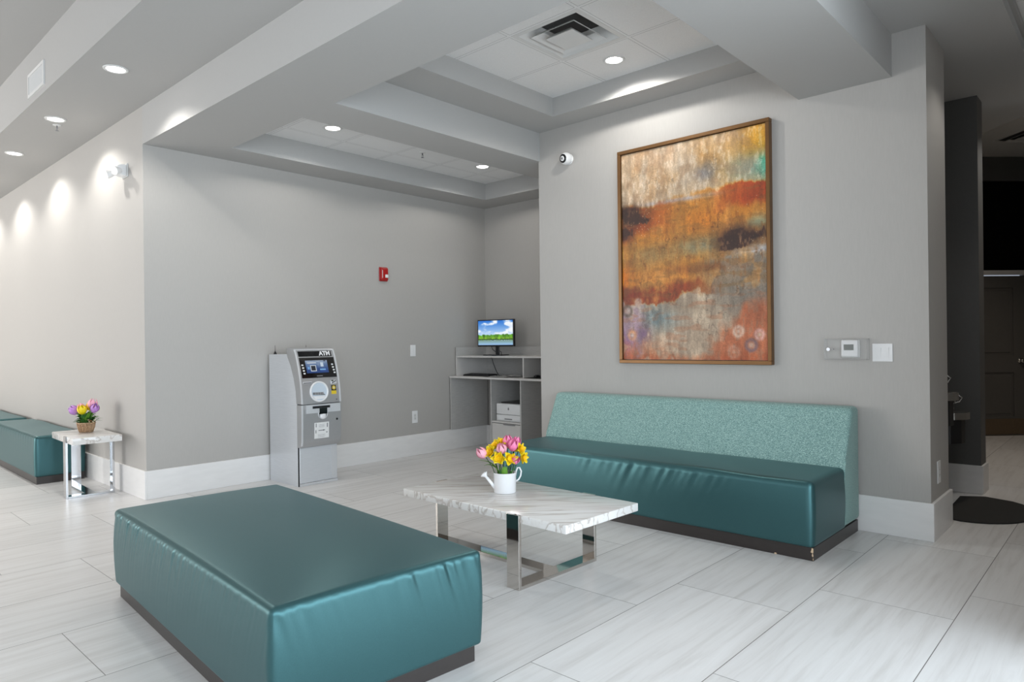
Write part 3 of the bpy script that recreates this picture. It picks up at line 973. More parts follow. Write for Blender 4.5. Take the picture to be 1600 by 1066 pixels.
def add_flower(parent, kind, pos, d, size, seed, mat):
    A = aim(pos, d)
    bm = bmesh.new()
    if kind == 'tulip':
        tulip(bm, size, seed); bmesh.ops.transform(bm, matrix=A, verts=bm.verts)
        o = obj('tulip_head', bm, mat, parent, smooth=True)
    else:
        rnd = random.Random(seed)
        for k in range(6):
            Mk = A @ Matrix.Rotation(2 * PI * k / 6 + rnd.uniform(-.15, .15), 4, 'Z') @ Matrix.Rotation(R(rnd.uniform(-48, -22)), 4, 'Y')
            petal_grid(bm, size * 0.60, size * 0.50, 0.05, 0.25, Mk, ruffle=0.5, seed=seed * 7 + k)
        o = obj('daffodil_head', bm, mat, parent, smooth=True)
        bm = bmesh.new()
        prof = [(0.03, 0.0), (0.11, 0.02), (0.15, 0.18), (0.19, 0.34), (0.235, 0.40)]
        seg = 24; rings = []
        for r_, z in prof:
            rings.append([bm.verts.new((r_ * size * (1 + 0.10 * math.sin(8 * 2 * PI * i / seg) * (z / 0.4)) * math.cos(2 * PI * i / seg), r_ * size * (1 + 0.10 * math.sin(8 * 2 * PI * i / seg) * (z / 0.4)) * math.sin(2 * PI * i / seg), z * size)) for i in range(seg)])
        for a, b in zip(rings, rings[1:]):
            for i in range(seg):
                bm.faces.new((a[i], a[(i + 1) % seg], b[(i + 1) % seg], b[i]))
        bmesh.ops.transform(bm, matrix=A, verts=bm.verts)
        obj('trumpet', bm, 'oran', o, smooth=True)
    return o


def leaf(parent, pts, wd, mat, seed=0):
    """a long blade along a polyline"""
    bm = bmesh.new(); pts = [Vector(p) for p in pts]
    # resample with a smooth curve
    P = []
    for i in range(len(pts) - 1):
        p0 = pts[max(0, i - 1)]; p1 = pts[i]; p2 = pts[i + 1]; p3 = pts[min(len(pts) - 1, i + 2)]
        for q in range(5):
            s = q / 5
            P.append(0.5 * ((2 * p1) + (-p0 + p2) * s + (2 * p0 - 5 * p1 + 4 * p2 - p3) * s * s + (-p0 + 3 * p1 - 3 * p2 + p3) * s ** 3))
    P.append(pts[-1]); n = len(P); rows = []
    for i, p in enumerate(P):
        d = (P[min(n - 1, i + 1)] - P[max(0, i - 1)]).normalized()
        side = d.cross(Vector((0, 0, 1)))
        if side.length < 0.2: side = d.cross(Vector((math.cos(seed), math.sin(seed), 0)))
        side.normalize(); nn = side.cross(d)
        a = i / (n - 1); hw = wd * 0.5 * (math.sin(PI * (0.12 + 0.88 * a) ** 0.75) + 0.03)
        rows.append([bm.verts.new(p + side * hw * s + nn * hw * 0.35 * s * s) for s in (-1, -0.5, 0, 0.5, 1)])
    for a, b in zip(rows, rows[1:]):
        for j in range(4):
            bm.faces.new((a[j], a[j + 1], b[j + 1], b[j]))
    return obj('leaf', bm, mat, parent, smooth=True)


RX = Vector((0.7356, 0.6774, 0))       # towards the right of the photograph
FX = Vector((-0.6774, 0.7356, 0))      # away from the camera


def W3(r, f, z):
    v = RX * r + FX * f
    return (v.x, v.y, z)


# watering can
wc = thing('watering_can', 'small white enamel watering can used as a vase on the coffee table', 'watering can', (-2.915, 3.085, 0.4025))
bm = bmesh.new(); lathe(bm, [(0, 0), (0.066, 0), (0.069, 0.003), (0.0705, 0.118), (0.0725, 0.121), (0.071, 0.124), (0.067, 0.120), (0.065, 0.010), (0, 0.010)], 48)
obj('body', bm, 'ceramic', wc, angle=50)
bm = bmesh.new(); tube(bm, [W3(-0.060, -0.01, 0.028), W3(-0.085, -0.016, 0.062), W3(-0.118, -0.022, 0.105)], [0.013, 0.010, 0.008], 14)
sd = Vector(W3(-0.12, -0.022, 0.105)) - Vector(W3(-0.085, -0.016, 0.062))
lathe(bm, [(0.008, -0.004), (0.012, 0.004), (0.024, 0.016), (0.025, 0.020), (0.0, 0.025)], 24, aim(W3(-0.117, -0.022, 0.104), sd))
obj('spout', bm, 'ceramic', wc, smooth=True)
bm = bmesh.new()
tube(bm, [W3(0.066, 0.0, 0.100), W3(0.070, 0, 0.128), W3(0.079, 0, 0.150), W3(0.092, 0, 0.150), W3(0.102, 0, 0.128), W3(0.098, 0, 0.100), W3(0.086, 0, 0.078), W3(0.069, 0, 0.066)], 0.005, 10)
obj('handle', bm, 'ceramic', wc, smooth=True)

bq = thing('flower_bouquet', 'bouquet of yellow daffodils and pink tulips in the white watering can', 'flowers', (-2.915, 3.085, 0.4125))
heads = [  # kind, r, f, z, aim(r, f, z), size, material
    ('daffodil', -0.030, -0.055, 0.205, (-0.25, -1.0, 0.30), 0.080, 'yel'),
    ('daffodil', 0.030, -0.062, 0.205, (0.30, -1.0, 0.25), 0.078, 'yel'),
    ('daffodil', -0.075, -0.020, 0.232, (-0.7, -0.7, 0.5), 0.078, 'yel'),
    ('daffodil', -0.050, 0.020, 0.262, (-0.4, -0.6, 0.8), 0.074, 'yel'),
    ('daffodil', -0.012, 0.030, 0.278, (0.0, -0.6, 0.9), 0.074, 'yel'),
    ('daffodil', 0.088, -0.015, 0.250, (0.8, -0.6, 0.4), 0.072, 'yel'),
    ('daffodil', 0.098, -0.010, 0.205, (0.9, -0.6, 0.0), 0.072, 'yel'),
    ('daffodil', 0.020, 0.060, 0.255, (0.2, 0.6, 0.8), 0.072, 'yel'),
    ('tulip', -0.118, -0.012, 0.212, (-0.6, -0.3, 0.7), 0.062, 'pinklite'),
    ('tulip', 0.045, -0.012, 0.252, (0.25, -0.4, 0.9), 0.066, 'pink'),
    ('tulip', 0.022, 0.028, 0.270, (-0.05, -0.2, 1.0), 0.060, 'pink'),
    ('tulip', -0.010, -0.040, 0.240, (-0.2, -0.5, 0.8), 0.060, 'pinklite'),
    ('daffodil', 0.060, 0.020, 0.240, (0.5, -0.3, 0.8), 0.070, 'yel'),
    ('daffodil', -0.085, 0.030, 0.225, (-0.8, 0.1, 0.6), 0.070, 'yel'),
    ('tulip', 0.060, 0.030, 0.262, (0.35, 0.1, 0.9), 0.058, 'pink'),
    ('tulip', 0.056, -0.050, 0.188, (0.4, -0.7, 0.4), 0.050, 'pink'),
]
for i, (k, r_, f_, z, d, s, mt) in enumerate(heads):
    dv = RX * d[0] + FX * d[1] + Vector((0, 0, d[2]))
    p = Vector(W3(r_, f_, z))
    add_flower(bq, k, p, dv, s * 1.22, i + 1, mt)
    base = Vector(W3(r_ * 0.28, f_ * 0.28, 0.02))
    bm = bmesh.new(); mid = (base + p) / 2 + Vector((0, 0, 0.03)); tube(bm, [base, mid, p - dv.normalized() * 0.002], 0.0026, 6)
    obj('stem', bm, 'stem', bq, smooth=True)
for pts, wd, mt in (([W3(-0.02, 0.0, 0.05), W3(-0.055, 0, 0.135), W3(-0.10, 0, 0.175), W3(-0.165, 0, 0.190)], 0.034, 'leaf'),
                    ([W3(-0.02, 0.0, 0.05), W3(-0.045, -0.01, 0.13), W3(-0.095, -0.01, 0.160), W3(-0.13, -0.01, 0.155)], 0.030, 'leaf'),
                    ([W3(0.0, -0.03, 0.06), W3(0.0, -0.06, 0.12), W3(0.003, -0.075, 0.155), W3(0.005, -0.085, 0.160)], 0.036, 'leaf'),
                    ([W3(0.02, -0.02, 0.06), W3(0.05, -0.05, 0.13), W3(0.075, -0.06, 0.165)], 0.026, 'darkleaf'),
                    ([W3(-0.02, -0.03, 0.06), W3(-0.03, -0.055, 0.14), W3(-0.04, -0.06, 0.19)], 0.016, 'darkleaf'),
                    ([W3(0.03, 0.0, 0.06), W3(0.06, 0.0, 0.15), W3(0.10, 0.0, 0.20)], 0.014, 'darkleaf')):
    leaf(bq, pts, wd, mt)

# wicker basket and its tulips on the side table
BX, BY, BZ = -7.20, 1.99, 0.546
bk = thing('wicker_basket', 'small woven wicker basket standing on the side table', 'basket', (BX, BY, BZ))
bm = bmesh.new(); seg = 72; rings = []
for i in range(13):
    a = i / 12; z = 0.086 * a; r0 = 0.050 + 0.022 * a ** 0.8
    rings.append([bm.verts.new(((r0 + 0.006 * math.sin(12 * 2 * PI * k / seg + PI * (i % 2))) * math.cos(2 * PI * k / seg), (r0 + 0.006 * math.sin(12 * 2 * PI * k / seg + PI * (i % 2))) * math.sin(2 * PI * k / seg), z)) for k in range(seg)])
for a, b in zip(rings, rings[1:]):
    for i in range(seg):
        bm.faces.new((a[i], a[(i + 1) % seg], b[(i + 1) % seg], b[i]))
bm.faces.new(rings[0][::-1])
lathe(bm, [(0.0, 0.07), (0.068, 0.07)], 24)
obj('woven_side', bm, 'wicker', bk)
bm = bmesh.new(); pts = [((0.073 + 0.002 * (k % 2)) * math.cos(2 * PI * k / 40), (0.073 + 0.002 * (k % 2)) * math.sin(2 * PI * k / 40), 0.086 + 0.002 * (k % 2)) for k in range(40)]
tube(bm, pts, 0.005, 7, close=True); obj('rim', bm, 'wicker', bk, smooth=True)
for k in range(16):
    a = 2 * PI * k / 16
    bm = bmesh.new(); tube(bm, [(0.054 * math.cos(a), 0.054 * math.sin(a), 0.002), (0.068 * math.cos(a + 0.12), 0.068 * math.sin(a + 0.12), 0.045), (0.075 * math.cos(a), 0.075 * math.sin(a), 0.088)], 0.003, 5)
    obj('stake', bm, 'wicker', bk, smooth=True)

tb = thing('tulip_arrangement', 'purple, pink and yellow tulips with dark leaves in the wicker basket', 'flowers', (BX, BY, BZ + 0.072))
for i, (r_, f_, z, d, s, mt) in enumerate(((-0.080, 0.0, 0.10, (-0.7, -0.2, 0.8), 0.085, 'purple'), (-0.005, -0.035, 0.10, (-0.05, -0.3, 1.0), 0.082, 'yel'),
                                         (0.045, 0.01, 0.145, (0.2, 0.1, 1.0), 0.085, 'pinklite'), (0.078, -0.015, 0.115, (0.5, -0.3, 0.9), 0.080, 'purple'),
                                         (-0.045, 0.02, 0.115, (-0.4, 0.1, 1.0), 0.075, 'pinklite'), (0.01, 0.04, 0.125, (0.0, 0.2, 1.0), 0.075, 'oran'))):
    dv = RX * d[0] + FX * d[1] + Vector((0, 0, d[2])); p = Vector(W3(r_, f_, z))
    add_flower(tb, 'tulip', p, dv, s * 1.1, 50 + i, mt)
    bm = bmesh.new(); tube(bm, [W3(r_ * 0.2, f_ * 0.2, -0.02), (Vector(W3(r_ * 0.6, f_ * 0.6, z * 0.45))), p], 0.004, 6); obj('stem', bm, 'leaf', tb, smooth=True)
rnd = random.Random(12)
for k in range(64):
    a = rnd.uniform(0, 2 * PI); rr = rnd.uniform(0.045, 0.115); z = rnd.uniform(0.03, 0.105) * (1.15 - 3.5 * (rr - 0.045))
    p0 = (0.25 * rr * math.cos(a), 0.25 * rr * math.sin(a), 0.0)
    p1 = (0.65 * rr * math.cos(a), 0.65 * rr * math.sin(a), z * 0.9)
    p2 = (rr * math.cos(a), rr * math.sin(a), z)
    leaf(tb, [p0, p1, p2], rnd.uniform(0.032, 0.048), 'darkleaf' if k % 4 else 'leaf', k)
for r_, z in ((0.05, 0.10), (0.02, 0.105), (0.03, 0.115)):
    leaf(tb, [W3(0.0, -0.01, 0.0), W3(r_ * 0.5, -0.045, 0.05), W3(r_, -0.05, z)], 0.026, 'leaf')
for (r_, f_, z) in ((0.06, -0.05, 0.028), (0.075, -0.045, 0.035), (0.09, -0.04, 0.025), (0.067, -0.055, 0.042), (0.1, -0.03, 0.04), (0.052, -0.05, 0.044)):
    bm = bmesh.new(); ball(bm, W3(r_, f_, z), 0.006, seg=8, rings=6); obj('berry', bm, 'berry' if int(r_ * 1000) % 2 else 'chip', tb, smooth=True)
leaf(tb, [W3(0.06, -0.02, 0.02), W3(0.11, -0.02, 0.035), W3(0.165, -0.02, 0.035)], 0.018, 'darkleaf')
leaf(tb, [W3(0.07, 0.0, 0.02), W3(0.12, 0.0, 0.05), W3(0.155, 0.0, 0.055)], 0.018, 'darkleaf')


# ------------------------------------------------------------------ painting
def vnoise(shape, fx, fy, seed, octaves=4):
    rs = np.random.RandomState(seed); h_, w_ = shape
    out = np.zeros(shape); amp = 1.0; tot = 0
    for o in range(octaves):
        gx, gy = int(fx * 2 ** o) + 2, int(fy * 2 ** o) + 2
        g = rs.rand(gy + 1, gx + 1)
        x = np.linspace(0, gx - 1e-6, w_); y = np.linspace(0, gy - 1e-6, h_)
        xi = x.astype(int); yi = y.astype(int); xf = x - xi; yf = y - yi
        xf = xf * xf * (3 - 2 * xf); yf = yf * yf * (3 - 2 * yf)
        a = g[yi][:, xi]; b = g[yi][:, xi + 1]; c = g[yi + 1][:, xi]; d = g[yi + 1][:, xi + 1]
        v = (a * (1 - xf) + b * xf) * (1 - yf)[:, None] + (c * (1 - xf) + d * xf) * yf[:, None]
        out += v * amp; tot += amp; amp *= 0.55
    return out / tot


def col_grid(name, img, wd, ht, mat, parent, normal_y=-1, depth=0.0):
    """a canvas carrying an array of colours (rows from the top) in the local XZ plane"""
    hh, ww = img.shape[:2]
    xs = np.linspace(-wd / 2, wd / 2, ww); zs = np.linspace(ht / 2, -ht / 2, hh)
    X, Z = np.meshgrid(xs, zs)
    co = np.stack([X.ravel(), np.full(X.size, depth), Z.ravel()], 1)
    idx = np.arange(hh * ww).reshape(hh, ww)
    f = np.stack([idx[:-1, :-1].ravel(), idx[1:, :-1].ravel(), idx[1:, 1:].ravel(), idx[:-1, 1:].ravel()], 1)
    me = bpy.data.meshes.new(name); me.from_pydata(co.tolist(), [], f.tolist()); me.update()
    a = me.color_attributes.new('Col', 'FLOAT_COLOR', 'POINT')
    lin = np.where(img <= 0.04045, img / 12.92, ((img + 0.055) / 1.055) ** 2.4)
    rgba = np.concatenate([lin.reshape(-1, 3), np.ones((hh * ww, 1))], 1)
    a.data.foreach_set('color', rgba.astype(np.float32).ravel())
    me.materials.append(mat)
    o = bpy.data.objects.new(name, me); COL.objects.link(o)
    if parent is not None: o.parent = parent
    return o


def paint_img():
    W_, H_ = 300, 410
    v, u = np.meshgrid(np.linspace(0, 1, H_), np.linspace(0, 1, W_), indexing='ij')
    n1 = vnoise((H_, W_), 4, 5, 1, 5); n2 = vnoise((H_, W_), 8, 3, 2, 5); n3 = vnoise((H_, W_), 30, 8, 3, 3); n4 = vnoise((H_, W_), 14, 16, 4, 4); n5 = vnoise((H_, W_), 60, 30, 5, 3); n6 = vnoise((H_, W_), 9, 40, 6, 3)
    img = np.zeros((H_, W_, 3))

    def c(r, g, b): return np.array([r, g, b]) / 255.0

    def lay(mask, color, k=1.0):
        nonlocal img
        m = np.clip(mask * k, 0, 1)[..., None]
        img = img * (1 - m) + color * m

    def sm(a, b, x):
        q = np.clip((x - a) / (b - a), 0, 1); return q * q * (3 - 2 * q)

    def blob(cu, cv, su, sv, j=0.5):
        return np.exp(-(((u - cu) / su) ** 2 + ((v - cv) / sv) ** 2)) * (1 - j + 2 * j * n4)
    wob = (n1 - 0.5) * 0.10 + (n4 - 0.5) * 0.07 + (n5 - 0.5) * 0.03
    img[:] = c(205, 178, 148)
    # upper field: pale peach to ochre at the right
    lay(sm(0.35, 0.75, n2), c(222, 205, 184), 0.8)
    lay(sm(0.45, 0.8, n1), c(198, 150, 98), 0.7)
    lay(sm(0.30, 0.95, u + (n1 - .5) * 0.7) * sm(0.38, 0.1, v), c(206, 146, 66), 0.9)
    lay(blob(0.62, 0.16, 0.10, 0.05), c(130, 130, 135), 0.8)
    lay(blob(0.92, 0.17, 0.16, 0.07), c(140, 160, 148), 0.9)
    lay(blob(1.0, 0.16, 0.05, 0.06), c(95, 190, 165), 1.2)
    lay(blob(1.0, 0.06, 0.12, 0.06), c(222, 165, 45), 1.0)
    # amber middle
    e1 = v - (0.265 - 0.035 * u + wob * 0.5)
    mid = sm(-0.012, 0.012, e1)
    amber = np.zeros_like(img); amber[:] = c(198, 130, 52)
    k = sm(0.35, 0.7, n2)[..., None]; amber = amber * (1 - k) + c(222, 160, 84) * k
    k = sm(0.5, 0.8, n1)[..., None] * 0.8; amber = amber * (1 - k) + c(150, 112, 62) * k
    img = img * (1 - mid[..., None]) + amber * mid[..., None]
    lay(blob(0.42, 0.262, 0.33, 0.012), c(188, 186, 196), 0.8)
    # rust band right and left
    lay(sm(0.55, 0.85, u + (n1 - .5) * 0.4) * sm(0.0, 0.01, e1) * sm(0.12, 0.07, e1 + (n4 - .5) * .06), c(172, 70, 28), 0.95)
    lay(sm(0.55, 0.05, u + (n1 - .5) * 0.4) * sm(0.0, 0.02, e1) * sm(0.17, 0.10, e1 + (n4 - .5) * .08), c(150, 62, 26), 0.95)
    lay(blob(0.05, 0.305, 0.11, 0.05, 0.9), c(48, 26, 18), 1.3)
    lay(blob(0.02, 0.40, 0.05, 0.035, 0.9), c(80, 40, 28), 1.2)
    lay(blob(0.60, 0.385, 0.17, 0.055), c(214, 132, 48), 0.9)
    lay(blob(0.30, 0.50, 0.30, 0.05), c(152, 128, 84), 0.8)
    lay(blob(0.60, 0.485, 0.14, 0.035), c(148, 146, 120), 0.9)
    lay(blob(0.86, 0.42, 0.20, 0.03), c(150, 104, 58), 0.9)
    lay(blob(0.96, 0.41, 0.08, 0.03), c(165, 172, 140), 0.9)
    lay(blob(0.86, 0.468, 0.14, 0.042, 1.0), c(52, 30, 24), 1.5)
    lay(blob(0.78, 0.50, 0.08, 0.02, 1.0), c(52, 30, 24), 1.0)
    # grey right below the middle
    e2 = v - (0.60 - 0.10 * u + wob)
    gr = sm(-0.02, 0.05, e2) * sm(0.45, 0.75, u + (n2 - .5) * 0.35 + 0.35 * (v - 0.55))
    lay(gr, c(140, 130, 118), 0.95)
    lay(blob(0.94, 0.525, 0.15, 0.016), c(200, 194, 192), 1.1)
    lay(blob(0.55, 0.585, 0.25, 0.02, 0.9), c(128, 72, 34), 0.8)
    lay(blob(0.30, 0.63, 0.35, 0.045), c(222, 150, 72), 0.7)
    lay(blob(0.03, 0.60, 0.06, 0.06), c(212, 120, 30), 1.0)
    # rust lower band
    e3 = v - (0.725 - 0.05 * u + wob * 0.8)
    rb = sm(-0.075, -0.03, e3) * sm(0.012, -0.004, e3) * sm(0.75, 0.45, u)
    lay(rb, c(150, 66, 28), 1.0)
    lay(rb * sm(0.35, 0.0, u), c(120, 44, 22), 0.8)
    low = sm(-0.005, 0.02, e3)
    lower = np.zeros_like(img); lower[:] = c(184, 162, 140)
    k = sm(0.4, 0.7, n3)[..., None]; lower = lower * (1 - k) + c(205, 186, 162) * k
    k = (sm(0.55, 0.95, u + (n1 - .5) * .4) * sm(0.9, 0.7, v))[..., None]; lower = lower * (1 - k) + c(132, 122, 110) * k
    img = img * (1 - low[..., None]) + lower * low[..., None]
    lay(low * blob(0.28, 0.80, 0.15, 0.06), c(118, 136, 140), 1.0)
    lay(low * blob(0.46, 0.76, 0.2, 0.03), c(150, 132, 112), 0.7)
    lay(low * sm(0.24, 0.06, u + (n4 - .5) * .2), c(176, 148, 160), 0.9)
    lay(blob(0.02, 0.95, 0.08, 0.07), c(146, 106, 158), 1.1)
    lay(blob(0.16, 0.88, 0.05, 0.04), c(120, 90, 120), 0.9)
    lay(sm(0.86, 1.0, v + (n4 - .5) * .25) * sm(0.5, 0.1, u), c(196, 118, 78), 0.8)
    lay(sm(0.0, 0.10, (u - 0.66) * 0.9 + (v - 0.90) * 1.0 + (n4 - .5) * .14 + 0.02) * sm(0.70, 0.78, v), c(192, 104, 66), 0.85)
    lay(sm(0.95, 1.0, v + (n4 - .5) * .08), c(180, 90, 50), 0.7)
    lay(blob(0.55, 0.90, 0.10, 0.10), c(226, 200, 172), 0.7)
    # rings
    for cu, cv, r_, col_ in ((0.035, 0.765, 0.045, (120, 100, 88)), (0.90, 0.935, 0.045, (150, 120, 120)), (0.82, 0.875, 0.04, (214, 180, 160)), (0.95, 0.89, 0.035, (226, 170, 160)), (0.07, 0.885, 0.035, (205, 150, 120)), (0.79, 0.965, 0.045, (206, 160, 140)), (0.12, 0.725, 0.028, (190, 160, 150))):
        d = np.sqrt((u - cu) ** 2 + ((v - cv) * 1.37) ** 2)
        lay(np.exp(-((d - r_ * 0.7) / 0.012) ** 2) * (0.4 + n5), c(*col_), 0.6)
        lay(np.exp(-(d / (r_ * 0.35)) ** 2), c(226, 206, 190), 0.5)
    # pale flecks near the dark patches and in the band
    rs = np.random.RandomState(9)
    for (cu, cv, s, n) in ((0.12, 0.33, 0.09, 60), (0.85, 0.50, 0.08, 40), (0.5, 0.3, 0.3, 30)):
        for _ in range(n):
            a, b = cu + rs.randn() * s, cv + rs.randn() * s * 0.5
            i, j = int(b * H_), int(a * W_)
            if 0 <= i < H_ and 0 <= j < W_: img[i, j] = c(232, 205, 170)
    # scumbled patches: rust, ochre and grey rubbed through each other
    band = sm(0.0, 0.03, e1) * sm(0.02, -0.03, e3)
    lay(sm(0.54, 0.72, n5) * band, c(112, 62, 28), 0.38)
    lay(sm(0.54, 0.72, n4) * band * sm(0.4, 0.6, n2), c(228, 168, 96), 0.45)
    lay(sm(0.52, 0.70, n6) * band, c(136, 96, 52), 0.40)
    lay(sm(0.54, 0.72, n5) * sm(0.02, -0.03, e1), c(232, 220, 204), 0.35)
    lay(sm(0.53, 0.70, n4) * sm(0.0, -0.05, e1), c(176, 140, 108), 0.40)
    lay(sm(0.53, 0.70, n5) * low, c(126, 112, 98), 0.35)
    lay(sm(0.55, 0.70, n4) * low * sm(0.6, 0.4, u), c(222, 206, 184), 0.40)
    lay(sm(0.56, 0.70, n6) * low, c(170, 104, 70), 0.30)
    # dark crusted patches over everything
    for cu, cv, su, sv in ((0.05, 0.30, 0.12, 0.045), (0.03, 0.385, 0.07, 0.035), (0.17, 0.335, 0.10, 0.02), (0.87, 0.462, 0.16, 0.036), (0.78, 0.505, 0.10, 0.015)):
        g_ = np.exp(-(((u - cu) / su) ** 2 + ((v - cv) / sv) ** 2))
        lay(sm(0.08, 0.2, g_) * sm(0.34, 0.60, g_ * 0.75 + (n5 - 0.5) * 0.9 + (n4 - .5) * 0.6), c(54, 30, 22), 0.9)
    lay(sm(0.62, 0.72, n5) * blob(0.12, 0.335, 0.16, 0.05, 0), c(204, 160, 120), 0.4)
    lay(sm(0.62, 0.72, n5) * blob(0.83, 0.49, 0.14, 0.04, 0), c(204, 170, 130), 0.4)
    for cu, cv, r_, col_ in ((0.035, 0.765, 0.045, (104, 88, 80)), (0.90, 0.935, 0.045, (118, 96, 104)), (0.82, 0.875, 0.04, (222, 190, 170)), (0.95, 0.89, 0.035, (226, 180, 170)), (0.07, 0.885, 0.035, (214, 160, 120)), (0.12, 0.725, 0.024, (196, 166, 154))):
        d = np.sqrt((u - cu) ** 2 + ((v - cv) * 1.37) ** 2)
        lay(np.exp(-((d - r_ * 0.7) / 0.011) ** 2) * (0.5 + 0.8 * n5), c(*col_), 0.7)
        lay(np.exp(-(d / (r_ * 0.35)) ** 2), c(226, 206, 190), 0.6)
    # streaky brushwork and cloth grain
    img *= (0.76 + 0.32 * n3)[..., None]
    img *= (0.84 + 0.26 * n5)[..., None]
    fis = np.exp(-((n4 - 0.5) / 0.014) ** 2) * sm(0.45, 0.6, n1)
    img *= (1 - 0.40 * fis * n5)[..., None]
    grey = img.mean(axis=2, keepdims=True)
    img = grey + (img - grey) * 1.12
    return np.clip(img, 0, 1)


PC = ((-3.388 - 2.038) / 2, (1.135 + 2.987) / 2)
PW, PH = 1.35, 1.852
pt = thing('framed_painting', 'large framed abstract painting in rust, amber and grey above the sofa', 'painting', (PC[0], Y_W, PC[1]))
bm = bmesh.new(); fw = 0.030; fd = 0.055
for a in ((-PW / 2, PW / 2, PH / 2 - fw, PH / 2), (-PW / 2, PW / 2, -PH / 2, -PH / 2 + fw), (-PW / 2, -PW / 2 + fw, -PH / 2 + fw, PH / 2 - fw), (PW / 2 - fw, PW / 2, -PH / 2 + fw, PH / 2 - fw)):
    box(bm, a[0], a[1], -fd, 0, a[2], a[3], 0.003, 1)
obj('frame', bm, 'frame', pt)
bx('backing_board', 'black', -PW / 2 + 0.01, PW / 2 - 0.01, -0.022, -0.001, -PH / 2 + 0.01, PH / 2 - 0.01, pt)
col_grid('canvas', paint_img(), PW - 2 * fw - 0.008, PH - 2 * fw - 0.008, attr_mat('painted_canvas', 0, 0.5, 0.16), pt, depth=-0.036)

# ------------------------------------------------------------------ cash machine
AY0, AY1 = 3.345, 3.765
atm = thing('cash_machine', 'free-standing silver cash machine against the grey wall', 'cash machine', (0, 0, 0))
# cabinet outline seen from the side (x, z)
cab = [(-6.335, 0.0), (-5.815, 0.0), (-5.815, 0.70), (-5.835, 0.90), (-5.87, 1.02), (-5.92, 1.13), (-5.984, 1.225), (-6.0, 1.239), (-6.335, 1.239)]
bm = bmesh.new(); prism(bm, cab, AY0, AY1, axis='Y'); obj('cabinet', bm, 'brushed', atm)
FP = [(0.370, -5.768), (0.385, -5.752), (0.42, -5.744), (0.60, -5.738), (0.78, -5.738), (0.90, -5.748), (1.00, -5.766), (1.10, -5.792), (1.20, -5.826), (1.27, -5.855), (1.295, -5.872)]


def fx(z):
    return float(np.interp(z, [p[0] for p in FP], [p[1] for p in FP]))


def back_x(z):
    return float(np.interp(z, [0.37, 0.70, 0.90, 1.02, 1.13, 1.225, 1.30], [-5.815, -5.815, -5.835, -5.87, -5.92, -5.984, -6.0]))


def fascia(name, z0, z1, mat, y0=AY0 - 0.004, y1=AY1 + 0.004, roundtop=False, bev=0.012):
    zs = np.linspace(z0, z1, 14)
    front = [(fx(z), z) for z in zs]; back = [(back_x(z) + 0.0, z) for z in zs[::-1]]
    if roundtop:
        front += [(-5.895, 1.302)]
        back = [(-6.0, 1.300)] + back[1:]
    bm = bmesh.new(); prism(bm, front + back, y0, y1, axis='Y')
    es = [e for e in bm.edges if abs(e.verts[0].co.y - e.verts[1].co.y) < 1e-6 and (e.verts[0].co.x + e.verts[1].co.x) / 2 > back_x((e.verts[0].co.z + e.verts[1].co.z) / 2) + 0.03]
    bmesh.ops.bevel(bm, geom=es, offset=bev, segments=3, affect='EDGES', profile=0.5, clamp_overlap=True)
    return obj(name, bm, mat, atm, angle=35)


fascia('upper_fascia', 0.772, 1.295, 'silver', roundtop=True)
fascia('dispenser_panel', 0.368, 0.766, 'silver')
bx('fascia_seam', 'black', -5.81, -5.752, AY0 + 0.004, AY1 - 0.004, 0.764, 0.774, atm)


def patch(name, y0, y1, z0, z1, off0, off1, mat, parent=atm, n=8, label=None):
    """a plate that follows the curve of the fascia"""
    bm = bmesh.new(); zs = np.linspace(z0, z1, n)
    pts = [(fx(z) + off1, z) for z in zs] + [(fx(z) + off0, z) for z in zs[::-1]]
    prism(bm, pts, y0, y1, axis='Y')
    return obj(name, bm, mat, parent, angle=35, label=label)


# bright rails along both edges of the fascia
patch('edge_rail', AY0 - 0.003, AY0 + 0.013, 0.385, 0.764, -0.004, 0.004, 'silverlite', n=10)
patch('edge_rail', AY0 - 0.003, AY0 + 0.013, 0.776, 1.285, -0.004, 0.004, 'silverlite', n=14)
patch('edge_rail', AY1 - 0.013, AY1 + 0.003, 0.776, 1.285, -0.004, 0.004, 'silverlite', n=14)
patch('edge_rail', AY0 + 0.013, AY1 - 0.013, 1.277, 1.285, -0.004, 0.004, 'silverlite', n=3)
hd = patch('header_sign', 3.373, 3.728, 1.217, 1.266, -0.003, 0.003, 'gloss_black', label='black header reading ATM')
scr = patch('screen_bezel', 3.373, 3.745, 1.015, 1.206, -0.003, 0.003, 'gloss_black', n=12)


def text_mesh(name, s, size, mat, parent, M, extrude=0.001, bold=0.0):
    cu = bpy.data.curves.new('t', 'FONT'); cu.body = s; cu.size = size; cu.extrude = extrude; cu.offset = bold
    cu.align_x = 'CENTER'; cu.align_y = 'CENTER'
    o = bpy.data.objects.new('t', cu); COL.objects.link(o)
    dg = bpy.context.evaluated_depsgraph_get()
    me = bpy.data.meshes.new_from_object(o.evaluated_get(dg))
    me.name = name; me.transform(M); bpy.data.objects.remove(o); bpy.data.curves.remove(cu)
    me.materials.clear(); me.materials.append(M_[mat])
    q = bpy.data.objects.new(name, me); COL.objects.link(q)
    if parent is not None: q.parent = parent
    return q


def front_M(y, z, off):
    """local x -> +Y, local y -> up along the fascia, local z -> outwards (+X)"""
    t_ = Vector((fx(z + 0.01) - fx(z - 0.01), 0, 0.02)).normalized(); yv = Vector((0, 1, 0)); n = yv.cross(t_)
    return Matrix(((yv.x, t_.x, n.x, fx(z) + off * n.x), (yv.y, t_.y, n.y, y), (yv.z, t_.z, n.z, z + off * n.z), (0, 0, 0, 1)))


text_mesh('header_lettering', 'ATM', 0.058, 'white', hd, front_M(3.655, 1.241, 0.0035), 0.0008, 0.0028)
